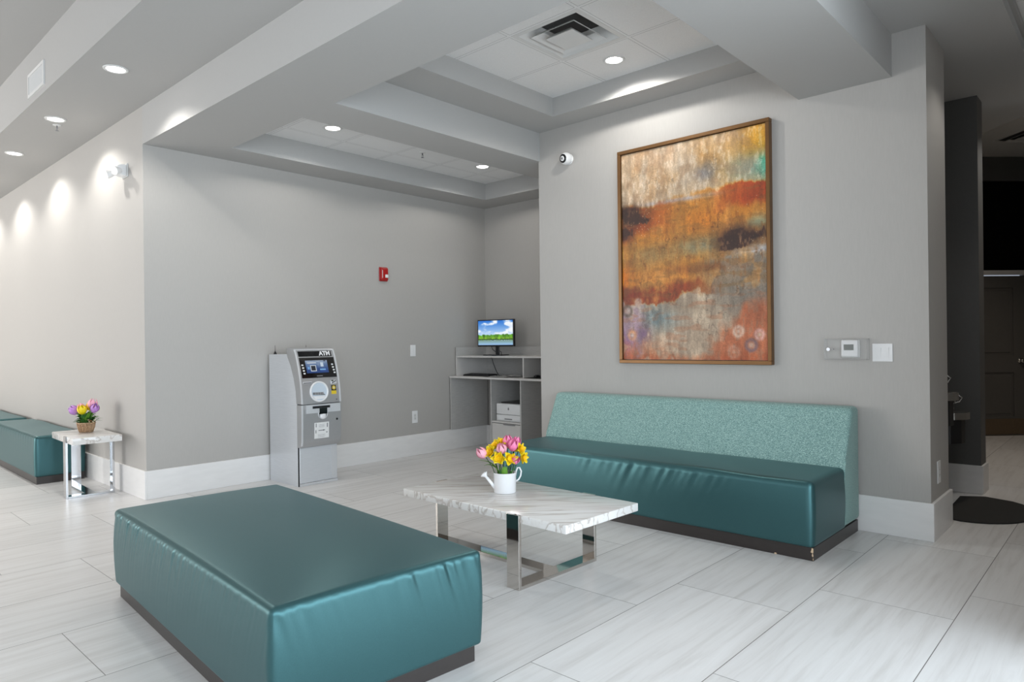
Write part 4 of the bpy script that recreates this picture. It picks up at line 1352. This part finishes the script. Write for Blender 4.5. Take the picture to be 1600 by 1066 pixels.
# lit display
im = np.zeros((40, 70, 3)); vv, uu = np.meshgrid(np.linspace(0, 1, 40), np.linspace(0, 1, 70), indexing='ij')
nn = vnoise((40, 70), 5, 4, 6, 3)
top = np.array([150, 165, 185]) / 255; bot = np.array([28, 62, 120]) / 255
k = np.clip(vv * 1.3 + (nn - .5) * 0.6, 0, 1)[..., None]; im[:] = top * (1 - k) + bot * k
for cu, cv, a, b, cc in ((0.33, 0.62, 0.13, 0.24, (205, 215, 225)), (0.33, 0.62, 0.10, 0.19, (20, 28, 42)), (0.77, 0.75, 0.15, 0.13, (30, 70, 140)), (0.75, 0.72, 0.13, 0.05, (120, 170, 215)), (0.74, 0.33, 0.06, 0.16, (190, 205, 220)), (0.12, 0.6, 0.05, 0.1, (110, 160, 210)), (0.88, 0.06, 0.05, 0.04, (30, 40, 60)), (0.28, 0.2, 0.2, 0.05, (185, 195, 205))):
    mk = (abs(uu - cu) < a) & (abs(vv - cv) < b); im[mk] = np.array(cc) / 255
d = col_grid('display', im, 0.235, 0.125, attr_mat('lit_atm_screen', 0.9, 0.3), scr)
d.data.transform(Matrix.Rotation(R(-90), 4, 'X')); d.data.transform(Matrix.Rotation(R(180), 4, 'X'))
# column vectors: grid lies in XZ facing -Y; turn it onto the fascia
d.data.transform(Matrix.Rotation(R(180), 4, 'X'))
d.data.transform(front_M(3.545, 1.118, 0.0045))
for sd, y in ((0, 3.393), (1, 3.713)):
    for q in range(4):
        z = 1.135 - q * 0.026
        bm = bmesh.new(); box(bm, -0.010, 0.010, -0.007, 0.007, 0, 0.004, 0.001, 1); bmesh.ops.transform(bm, matrix=front_M(y + (0.004 * q if sd else 0.003 * q), z, 0.003), verts=bm.verts)
        obj('screen_button', bm, 'white', scr)
bm = bmesh.new(); box(bm, -0.032, 0.032, -0.004, 0.004, 0, 0.001); bmesh.ops.transform(bm, matrix=front_M(3.56, 1.031, 0.003), verts=bm.verts)
obj('bezel_mark', bm, 'grey', scr)
# keypad dish
A = front_M(3.534, 0.884, 0.0)
bm = bmesh.new()
lathe(bm, [(0.082, 0.001), (0.084, 0.012), (0.091, 0.016), (0.097, 0.012), (0.099, 0.0)], 48, A)
kd = obj('keypad_surround', bm, 'ceramic', atm, smooth=True)
bm = bmesh.new(); lathe(bm, [(0.0, 0.0015), (0.05, 0.002), (0.083, 0.0035)], 40, A); obj('dish', bm, 'bluewhite', kd, smooth=True)
bm = bmesh.new(); prism(bm, [(-0.068, -0.028), (0.062, -0.036), (0.030, -0.008), (-0.068, -0.006)], 0.002, 0.010); bmesh.ops.transform(bm, matrix=A, verts=bm.verts); obj('keypad', bm, 'grey', kd)
bm = bmesh.new()
for i in range(4):
    for j in range(3):
        x = -0.052 + i * 0.026; y = -0.028 + j * 0.008
        box(bm, x, x + 0.018, y, y + 0.005, 0.010, 0.012)
bmesh.ops.transform(bm, matrix=A, verts=bm.verts); obj('key', bm, 'silver', kd)
bm = bmesh.new(); prism(bm, [(-0.072, -0.040), (0.065, -0.040), (0.045, -0.070), (-0.045, -0.074)], 0.003, 0.012); bmesh.ops.transform(bm, matrix=A, verts=bm.verts); obj('palm_rest', bm, 'ceramic', kd)
# receipt slot, card reader, sticker
bm = bmesh.new(); box(bm, -0.047, 0.047, -0.010, 0.010, 0, 0.006, 0.002, 1); bmesh.ops.transform(bm, matrix=front_M(3.42, 0.972, 0.0), verts=bm.verts); rs_ = obj('receipt_slot', bm, 'silverlite', atm)
bm = bmesh.new(); box(bm, -0.043, 0.043, -0.003, 0.003, 0.006, 0.007); bmesh.ops.transform(bm, matrix=front_M(3.42, 0.969, 0.0), verts=bm.verts); obj('slot_gap', bm, 'black', rs_)
bm = bmesh.new(); box(bm, -0.035, 0.03, -0.022, 0.020, 0, 0.022, 0.008, 2); bmesh.ops.transform(bm, matrix=front_M(3.695, 0.966, 0.0), verts=bm.verts); cr = obj('card_reader', bm, 'silverlite', atm)
bm = bmesh.new(); box(bm, -0.030, 0.022, -0.003, 0.004, 0.021, 0.024); bmesh.ops.transform(bm, matrix=front_M(3.695, 0.966, 0.0) @ Matrix.Rotation(R(24), 4, 'Z'), verts=bm.verts); obj('card_slot', bm, 'black', cr)
bm = bmesh.new(); box(bm, -0.012, 0.012, 0.004, 0.018, 0.022, 0.025, 0.003, 1); bmesh.ops.transform(bm, matrix=front_M(3.675, 0.966, 0.0), verts=bm.verts); obj('reader_light', bm, 'lcd', cr)
stk = patch('warning_sticker', 3.668, 3.722, 0.852, 0.938, 0.0, 0.0012, 'yellow', n=3, label='yellow sticker with a dark upper half')
bm = bmesh.new(); box(bm, -0.027, 0.027, -0.026, 0.026, 0, 0.0006); bmesh.ops.transform(bm, matrix=front_M(3.695, 0.911, 0.0012), verts=bm.verts); obj('dark_field', bm, 'ink', stk)
bm = bmesh.new(); lathe(bm, [(0, 0.0007), (0.019, 0.0007), (0.019, 0)], 20, front_M(3.697, 0.913, 0.0018)); obj('round_emblem', bm, 'yellow', stk)
bm = bmesh.new(); lathe(bm, [(0, 0.0012), (0.008, 0.0012), (0.008, 0)], 14, front_M(3.697, 0.913, 0.0018)); obj('emblem_centre', bm, 'offwhite', stk)
bm = bmesh.new(); lathe(bm, [(0, 0.006), (0.004, 0.006), (0.004, 0)], 10, front_M(3.72, 0.80, 0.0)); obj('camera_hole', bm, 'black', atm)
# cash outlet
lip = patch('outlet_lip', 3.39, 3.755, 0.685, 0.763, 0.0, 0.010, 'silverlite', n=4)
bm = bmesh.new(); box(bm, -0.092, 0.092, -0.010, 0.012, 0.0, 0.006); bmesh.ops.transform(bm, matrix=front_M(3.545, 0.738, 0.010), verts=bm.verts); obj('cash_slot', bm, 'black', atm)
bm = bmesh.new(); box(bm, -0.041, 0.041, -0.055, 0.0, 0.0, 0.007); bmesh.ops.transform(bm, matrix=front_M(3.566, 0.727, 0.006), verts=bm.verts); obj('cash_outlet', bm, 'gloss_black', atm)
bm = bmesh.new()
pts = [(-0.048, 0.0), (-0.048, -0.06)] + [(0.048 * math.cos(a), -0.06 + 0.042 * math.sin(a)) for a in np.linspace(PI, 2 * PI, 13)] + [(0.048, 0.0)]
tube(bm, [(a, b, 0.004) for a, b in pts], 0.004, 8); bmesh.ops.transform(bm, matrix=front_M(3.566, 0.727, 0.0), verts=bm.verts); obj('outlet_rim', bm, 'silverlite', atm, smooth=True)
bm = bmesh.new(); ball(bm, (0, 0, 0), 0.034, 0.030, 0.012, 20, 10); bmesh.ops.transform(bm, matrix=front_M(3.566, 0.654, 0.004), verts=bm.verts); obj('outlet_cup', bm, 'ceramic', atm, smooth=True)
# notice
nt_ = patch('notice_sheet', 3.476, 3.632, 0.442, 0.592, 0.0, 0.0015, 'paper', n=4, label='white printed notice')
bm = bmesh.new()
rnd = random.Random(4)
for (y, z, w_, h_) in ((-0.060, 0.05, 0.008, 0.035), (-0.062, -0.01, 0.008, 0.03), (0.060, 0.045, 0.010, 0.04), (0.0, 0.0, 0.07, 0.007), (0.02, 0.0, 0.010, 0.013), (0.055, -0.022, 0.012, 0.010)):
    box(bm, y - w_ / 2, y + w_ / 2, z - h_ / 2, z + h_ / 2, 0, 0.0006)
for i in range(4):
    box(bm, -0.040, 0.040 - 0.01 * (i % 2), -0.040 - i * 0.008, -0.0385 - i * 0.008, 0, 0.0006); box(bm, -0.03, 0.03, 0.030 + i * 0.008, 0.0315 + i * 0.008, 0, 0.0006)
bmesh.ops.transform(bm, matrix=front_M(3.554, 0.517, 0.0015), verts=bm.verts); obj('printed_lines', bm, 'grey', nt_)
bm = bmesh.new(); lathe(bm, [(0, 0.004), (0.009, 0.004), (0.011, 0.0)], 16, front_M(3.722, 0.61, 0)); obj('lock', bm, 'black', atm)
# lower vault door
bm = bmesh.new(); box(bm, -5.815, -5.800, AY0 + 0.012, AY1 - 0.006, 0.028, 0.362, 0.004, 2); vd = obj('vault_door', bm, 'brushed', atm)
bx('hinge_strip', 'silverlite', -5.801, -5.797, AY1 - 0.075, AY1 - 0.012, 0.04, 0.35, vd)
bx('door_gap', 'black', -5.8155, -5.812, AY0 + 0.001, AY0 + 0.012, 0.0, 0.765, atm)
bm = bmesh.new(); box(bm, -5.815, -5.795, AY0 + 0.012, AY1 - 0.002, 0.0, 0.024, 0.003, 1); obj('base_skirt', bm, 'silverlite', atm)
for (x, y) in ((-6.27, 3.375), (-6.25, 3.70)):
    bm = bmesh.new(); lathe(bm, [(0.016, 1.2395), (0.014, 1.25), (0.005, 1.265), (0.0025, 1.275), (0.0018, 1.325), (0, 1.327)], 12, Matrix.Translation((x, y, 0)) )
    obj('antenna', bm, 'black', atm, smooth=True)

# ------------------------------------------------------------------ computer desk in the alcove
XR = X_P0 - 0.005
YF, YB = 5.745, Y_A - 0.022
dk = thing('computer_desk', 'built-in grey laminate computer desk with a raised hutch in the alcove corner', 'desk', (0, 0, 0))
XL = X_L + 0.022
bx('desktop', 'laminate_edge', XL, XR, YF, YB, 0.895, 0.918, dk, bev=0.002)
bx('side_panel', 'laminate', XL, XL + 0.018, YF + 0.01, YB, 0.252, 0.895, dk)
bx('pedestal_side', 'laminate', -5.700, -5.682, 5.80, YB, 0.0, 0.895, dk)
bx('pedestal_side', 'laminate', -5.228, -5.210, 5.80, YB, 0.0, 0.895, dk)
bx('pedestal_back', 'laminate', -5.682, -5.228, YB - 0.015, YB, 0.0, 0.895, dk)
bx('printer_shelf', 'laminate_edge', -5.682, -5.228, 5.805, YB - 0.015, 0.385, 0.403, dk)
for z0, z1 in ((0.055, 0.195), (0.205, 0.378)) if False else ((0.03, 0.075), (0.085, 0.378)):
    dw = bx('drawer', 'laminate_edge', -5.678, -5.232, 5.802, 5.822, z0, z1, dk, bev=0.002)
    if z1 > 0.2:
        bm = bmesh.new(); prism(bm, [(-0.10, 0.0), (0.10, 0.0), (0.085, -0.012), (-0.085, -0.012)], 5.7985, 5.803, axis='Y')
        obj('finger_pull', bm, 'grey', dw, loc=(-5.40, 0, z1 - 0.002))
    bx('drawer_box', 'laminate', -5.672, -5.238, 5.822, YB - 0.03, z0 + 0.005, z1 - 0.01, dw)
# hutch
YH = 5.857
bx('hutch_shelf', 'laminate_edge', XL, XR, YH, YB, 1.146, 1.166, dk, bev=0.002)
bx('hutch_side', 'laminate_edge', XL, XL + 0.018, YH, YB, 0.918, 1.146, dk)
bx('hutch_divider', 'laminate_edge', -5.238, -5.220, YH + 0.005, YB - 0.015, 0.918, 1.146, dk)
bx('hutch_back', 'laminate', XL + 0.018, XR, YB - 0.015, YB, 0.918, 1.146, dk)
bx('upstand', 'laminate', XL + 0.018, XR, YB - 0.018, YB, 1.166, 1.275, dk)
bx('upstand', 'laminate', XL, XL + 0.018, YH, YB, 1.166, 1.275, dk)


def land_img():
    H_, W_ = 64, 100
    v, u = np.meshgrid(np.linspace(0, 1, H_), np.linspace(0, 1, W_), indexing='ij')
    n1 = vnoise((H_, W_), 4, 5, 11, 4); n2 = vnoise((H_, W_), 16, 6, 12, 3)
    c = lambda *a: np.array(a) / 255.0
    k = np.clip(v / 0.55, 0, 1)[..., None]
    img = c(38, 112, 205) * (1 - k) + c(175, 205, 240) * k
    cl = np.clip((n1 - 0.50) * 6 + (u - 0.5) * 1.8 - 0.1, 0, 1) * np.clip(1.2 - v * 1.3, 0, 1) + np.clip((n1 - 0.42) * 5, 0, 1) * np.exp(-((v - 0.44) / 0.10) ** 2)
    cl = np.clip(cl, 0, 1)[..., None]; img = img * (1 - cl) + c(238, 243, 250) * cl
    tree = (v > 0.585 + (n2 - 0.5) * 0.09 - 0.02 * u) & (v < 0.70); img[tree] = (c(90, 150, 40) * (0.5 + n2[..., None]))[tree]
    field = (v > 0.68) & (v < 0.80); img[field] = (c(120, 170, 45) * (0.55 + 0.8 * n2[..., None]))[field]
    dark = (v > 0.755 + (n2 - .5) * .05) & (v < 0.80 + (n2 - .5) * .08); img[dark] = c(45, 80, 30)
    wat = v >= 0.81 + (n2 - .5) * .07; kk = np.clip((v - 0.8) / 0.2, 0, 1)[..., None]; w_ = c(120, 150, 130) * (1 - kk) + c(150, 190, 235) * kk
    img[wat] = w_[wat]
    return np.clip(img, 0, 1)


mo = thing('computer_monitor', 'black computer monitor showing a blue sky and meadow on the desk hutch', 'monitor', (-5.925, 6.14, 1.166), R(4))
bx('housing', 'black', -0.292, 0.292, -0.012, 0.022, 0.112, 0.448, mo, bev=0.004)
col_grid('screen', land_img(), 0.560, 0.304, attr_mat('lit_monitor_screen', 1.0, 0.3), mo, depth=-0.0128).location = (0, 0, 0.284)
bm = bmesh.new(); box(bm, -0.028, 0.028, 0.022, 0.036, 0.012, 0.24, 0.002, 1); obj('stand_neck', bm, 'black', mo)
bm = bmesh.new(); prism(bm, [(-0.15, -0.07), (0.15, -0.07), (0.12, 0.11), (-0.12, 0.11)], 0, 0.012); obj('stand_base', bm, 'black', mo)
bm = bmesh.new()
tube(bm, [(-0.10, 0.03, 0.115), (-0.085, 0.035, 0.075), (-0.05, 0.04, 0.05), (0.0, 0.045, 0.06), (0.05, 0.04, 0.045), (0.09, 0.0, 0.012), (0.13, -0.06, 0.006), (0.16, -0.16, 0.006), (0.17, -0.272, 0.006), (0.175, -0.292, -0.01), (0.19, -0.285, -0.08), (0.21, -0.25, -0.18), (0.225, -0.22, -0.236), (0.23, -0.17, -0.242)], 0.0045, 7)
obj('power_cable', bm, 'black', mo, smooth=True)

kb = thing('keyboard', 'black computer keyboard on the desk under the hutch shelf', 'keyboard', (-6.00, 5.93, 0.9185))
bm = bmesh.new(); prism(bm, [(-0.075, 0), (0.075, 0), (0.075, 0.026), (-0.075, 0.014)], -0.225, 0.225, axis='X'); obj('base', bm, 'black', kb)
bm = bmesh.new()
for r_ in range(6):
    for q in range(15):
        x = -0.215 + q * 0.0287; y = -0.068 + r_ * 0.0225; z = 0.014 + 0.012 * (y + 0.075) / 0.15
        box(bm, x, x + 0.024, y, y + 0.018, z, z + 0.006)
obj('key', bm, 'black', kb)

ms = thing('mouse_pad', 'thin black mouse pad at the right end of the desk', 'mouse pad', (-5.03, 5.90, 0.9185))
bx('pad', 'rubber', -0.14, 0.14, -0.10, 0.10, 0, 0.005, ms, bev=0.002)
mu = thing('computer_mouse', 'black computer mouse on the pad at the right of the desk', 'mouse', (-5.06, 5.91, 0.924))
bm = bmesh.new(); ball(bm, (0, 0, 0.012), 0.032, 0.055, 0.020, 18, 10)
for v_ in bm.verts: v_.co.z = max(v_.co.z, 0.0)
obj('shell', bm, 'black', mu, smooth=True)
bm = bmesh.new(); lathe(bm, [(0, -0.004), (0.008, -0.004), (0.008, 0.004), (0, 0.004)], 12, Matrix.Translation((0, -0.025, 0.026)) @ Matrix.Rotation(R(90), 4, 'Y')); obj('wheel', bm, 'grey', mu)
for i, (x, y, a, l) in enumerate(((-5.56, 5.85, 8, 'loose sheet of white paper lying beside the keyboard'), (-5.43, 5.93, -20, 'crumpled white paper sheet on the desk by the hutch divider'))):
    bm = bmesh.new(); n = 8; g = []
    f5 = hnoise(60 + i)
    for p in range(n + 1):
        g.append([bm.verts.new(((p / n - .5) * 0.28, (q / n - .5) * 0.19, (0.003 + (0.008 if i == 0 else 0.018) * (1 + f5(p * 1.1 + q * 0.7))))) for q in range(n + 1)])
    for p in range(n):
        for q in range(n):
            bm.faces.new((g[p][q], g[p + 1][q], g[p + 1][q + 1], g[p][q + 1]))
    bmesh.ops.solidify(bm, geom=bm.faces[:], thickness=0.0006)
    tag(obj('paper_sheet', bm, 'paper', loc=(x, y, 0.9185), rot=(0, 0, R(a)), smooth=True), l, 'paper')

pr = thing('printer', 'white laser printer on the open shelf of the desk pedestal', 'printer', (-5.452, 6.02, 0.4035))
bm = bmesh.new(); box(bm, -0.200, 0.200, -0.17, 0.20, 0.0, 0.075, 0.006, 2); box(bm, -0.198, 0.198, -0.175, 0.20, 0.078, 0.205, 0.012, 3); obj('body', bm, 'white', pr, angle=40)
bx('top_cover', 'black', -0.17, 0.185, -0.12, 0.19, 0.205, 0.218, pr, bev=0.004)
bx('paper_tray', 'white', -0.185, 0.185, -0.178, -0.165, 0.012, 0.070, pr, bev=0.003)
bx('tray_grip', 'grey', -0.06, 0.06, -0.1795, -0.177, 0.022, 0.034, pr)
bm = bmesh.new(); prism(bm, [(0, 0.022), (0.009, 0.006), (0.010, -0.004), (0.005, -0.012), (-0.005, -0.012), (-0.010, -0.004), (-0.009, 0.006)], -0.177, -0.1745, axis='Y'); obj('emblem', bm, 'grey', pr, loc=(0, 0, 0.145))


# ------------------------------------------------------------------ things on the walls
def plate(name, label, cat, loc, rz, w_=0.075, h_=0.12, kind='outlet'):
    """a wall plate; local -y faces the room"""
    t = thing(name, label, cat, loc, rz)
    bx('cover_plate', 'white', -w_ / 2, w_ / 2, -0.007, 0, -h_ / 2, h_ / 2, t, bev=0.003)
    if kind == 'outlet':
        bx('receptacle', 'offwhite', -0.017, 0.017, -0.009, -0.006, -0.035, 0.035, t, bev=0.002)
        for z in (0.018, -0.018):
            bm = bmesh.new()
            for x in (-0.006, 0.006): box(bm, x - 0.001, x + 0.001, -0.0095, -0.0088, z - 0.004, z + 0.004)
            obj('slot', bm, 'ink', t)
    else:
        xs = [0.0] if kind == 'switch' else [-0.024, 0.024]
        for x in xs:
            bm = bmesh.new(); prism(bm, [(-0.0075, -0.033), (-0.012, 0.033), (-0.006, 0.033), (-0.006, -0.033)], x - 0.016, x + 0.016, axis='X'); obj('rocker', bm, 'white', t)
    return t


RL = R(90)    # plates on the alcove wall face +x
plate('light_switch', 'white single wall switch on the alcove wall left of the desk', 'light switch', (X_L, 5.188, 1.243), RL, 0.078, 0.135, 'switch')
plate('wall_outlet', 'white wall outlet low on the alcove wall above the baseboard', 'wall outlet', (X_L, 5.205, 0.455), RL, 0.082, 0.145)
plate('wall_outlet', 'white wall outlet low on the end of the painting wall', 'wall outlet', (X_P1, 5.343, 0.42), RL, 0.085, 0.15)
plate('double_light_switch', 'white double rocker switch beside the thermostat', 'light switch', (-1.301, Y_W, 1.229), 0, 0.125, 0.122, 'double')

# thermostat in a clear locked guard
th = thing('thermostat', 'white thermostat with a grey display inside the clear guard', 'thermostat', (-1.501, Y_W, 1.256))
bx('base', 'offwhite', -0.060, 0.060, -0.012, 0, -0.062, 0.062, th, bev=0.005)
bx('housing', 'white', -0.057, 0.052, -0.032, -0.012, -0.057, 0.060, th, bev=0.008)
bx('display', 'lcd', -0.038, 0.026, -0.0335, -0.031, -0.010, 0.030, th)
gd = thing('thermostat_guard', 'clear acrylic locking guard box around the thermostat', 'guard', (-1.521, Y_W, 1.253))
bm = bmesh.new(); gw, gh, gt, g0 = 0.140, 0.072, 0.004, 0.072
for a in ((-gw, gw, -g0, -g0 + gt, -gh, gh), (-gw, -gw + gt, -g0 + gt, 0, -gh, gh), (gw - gt, gw, -g0 + gt, 0, -gh, gh), (-gw + gt, gw - gt, -g0 + gt, 0, -gh, -gh + gt), (-gw + gt, gw - gt, -g0 + gt, 0, gh - gt, gh)):
    box(bm, *a)
obj('cover', bm, 'glass', gd)
bm = bmesh.new(); lathe(bm, [(0, 0), (0.012, 0), (0.012, 0.014), (0, 0.014)], 14, Matrix.Translation((-0.105, -0.072, 0.0)) @ Matrix.Rotation(R(90), 4, 'X')); obj('lock', bm, 'chrome2', gd, smooth=False)
bm = bmesh.new(); tube(bm, [(-0.105, -0.068, 0.0), (-0.105, -0.02, 0.0)], 0.006, 8); box(bm, -0.13, -0.085, -0.022, -0.018, -0.004, 0.004); obj('latch', bm, 'steel', gd)

# dome camera
dc = thing('security_camera', 'small white ball security camera high on the painting wall', 'camera', (-3.960, Y_W, 3.042))
bm = bmesh.new(); lathe(bm, [(0, 0), (0.050, 0), (0.052, 0.006), (0.046, 0.012), (0, 0.012)], 28, Matrix.Rotation(R(90), 4, 'X')); obj('mount', bm, 'white', dc, angle=40)
bm = bmesh.new(); ball(bm, (0, -0.045, 0), 0.057, seg=28, rings=16); obj('ball', bm, 'white', dc, smooth=True)
look = Vector((-0.10, -1.0, -0.12)).normalized()
A = aim(Vector((0, -0.045, 0)), look)
bm = bmesh.new(); lathe(bm, [(0.040, 0.0405), (0.040, 0.046), (0.030, 0.051), (0.0, 0.053)], 28, A); ey = obj('lens_window', bm, 'gloss_black', dc, smooth=True)
bm = bmesh.new(); lathe(bm, [(0.012, 0.050), (0.012, 0.056), (0.0, 0.057)], 16, A); obj('lens', bm, 'grey', ey, smooth=True)

# fire alarm strobe
fs = thing('fire_alarm_strobe', 'red fire alarm strobe on the alcove wall', 'fire alarm', (X_L, 4.766, 2.122), RL)
bx('back_plate', 'red', -0.058, 0.058, -0.016, 0, -0.080, 0.080, fs, bev=0.012)
bx('horn', 'red', -0.050, 0.050, -0.040, -0.016, -0.070, 0.070, fs, bev=0.014)
bx('strobe_lens', 'white', 0.000, 0.040, -0.052, -0.039, -0.042, -0.004, fs, bev=0.006)
bx('marking', 'offwhite', -0.038, -0.030, -0.0408, -0.0398, -0.045, 0.045, fs)

# emergency light
el = thing('emergency_light', 'white twin-head emergency light on the hall wall near the corner', 'emergency light', (-6.80, Y_H, 2.925))
bx('back_plate', 'offwhite', -0.07, 0.07, -0.012, 0, -0.058, 0.062, el, bev=0.002)
bm = bmesh.new()
prof = [(-0.012, -0.050), (-0.075, -0.044), (-0.098, -0.025), (-0.100, 0.0), (-0.085, 0.03), (-0.055, 0.050), (-0.012, 0.054)]
prism(bm, prof, -0.055, 0.055, axis='X'); es = bm.edges[:]; bmesh.ops.bevel(bm, geom=es, offset=0.004, segments=2, affect='EDGES'); obj('housing', bm, 'white', el, angle=40)
bm = bmesh.new()
for q in range(4):
    z = -0.018 + q * 0.014
    box(bm, -0.040, 0.040, -0.1025 + max(0, z) * 0.62, -0.097 + max(0, z) * 0.62, z, z + 0.005)
obj('grille_slot', bm, 'offwhite', el)
for x in (-0.10, 0.075):
    bm = bmesh.new(); lathe(bm, [(0, -0.02), (0.022, -0.02), (0.036, 0.02), (0.038, 0.036), (0.0, 0.040)], 22, aim((x, -0.085, -0.016), (-0.25 if x < 0 else 0.25, -0.8, -0.25)))
    lh = obj('lamp_head', bm, 'white', el, angle=40)

# ------------------------------------------------------------------ done
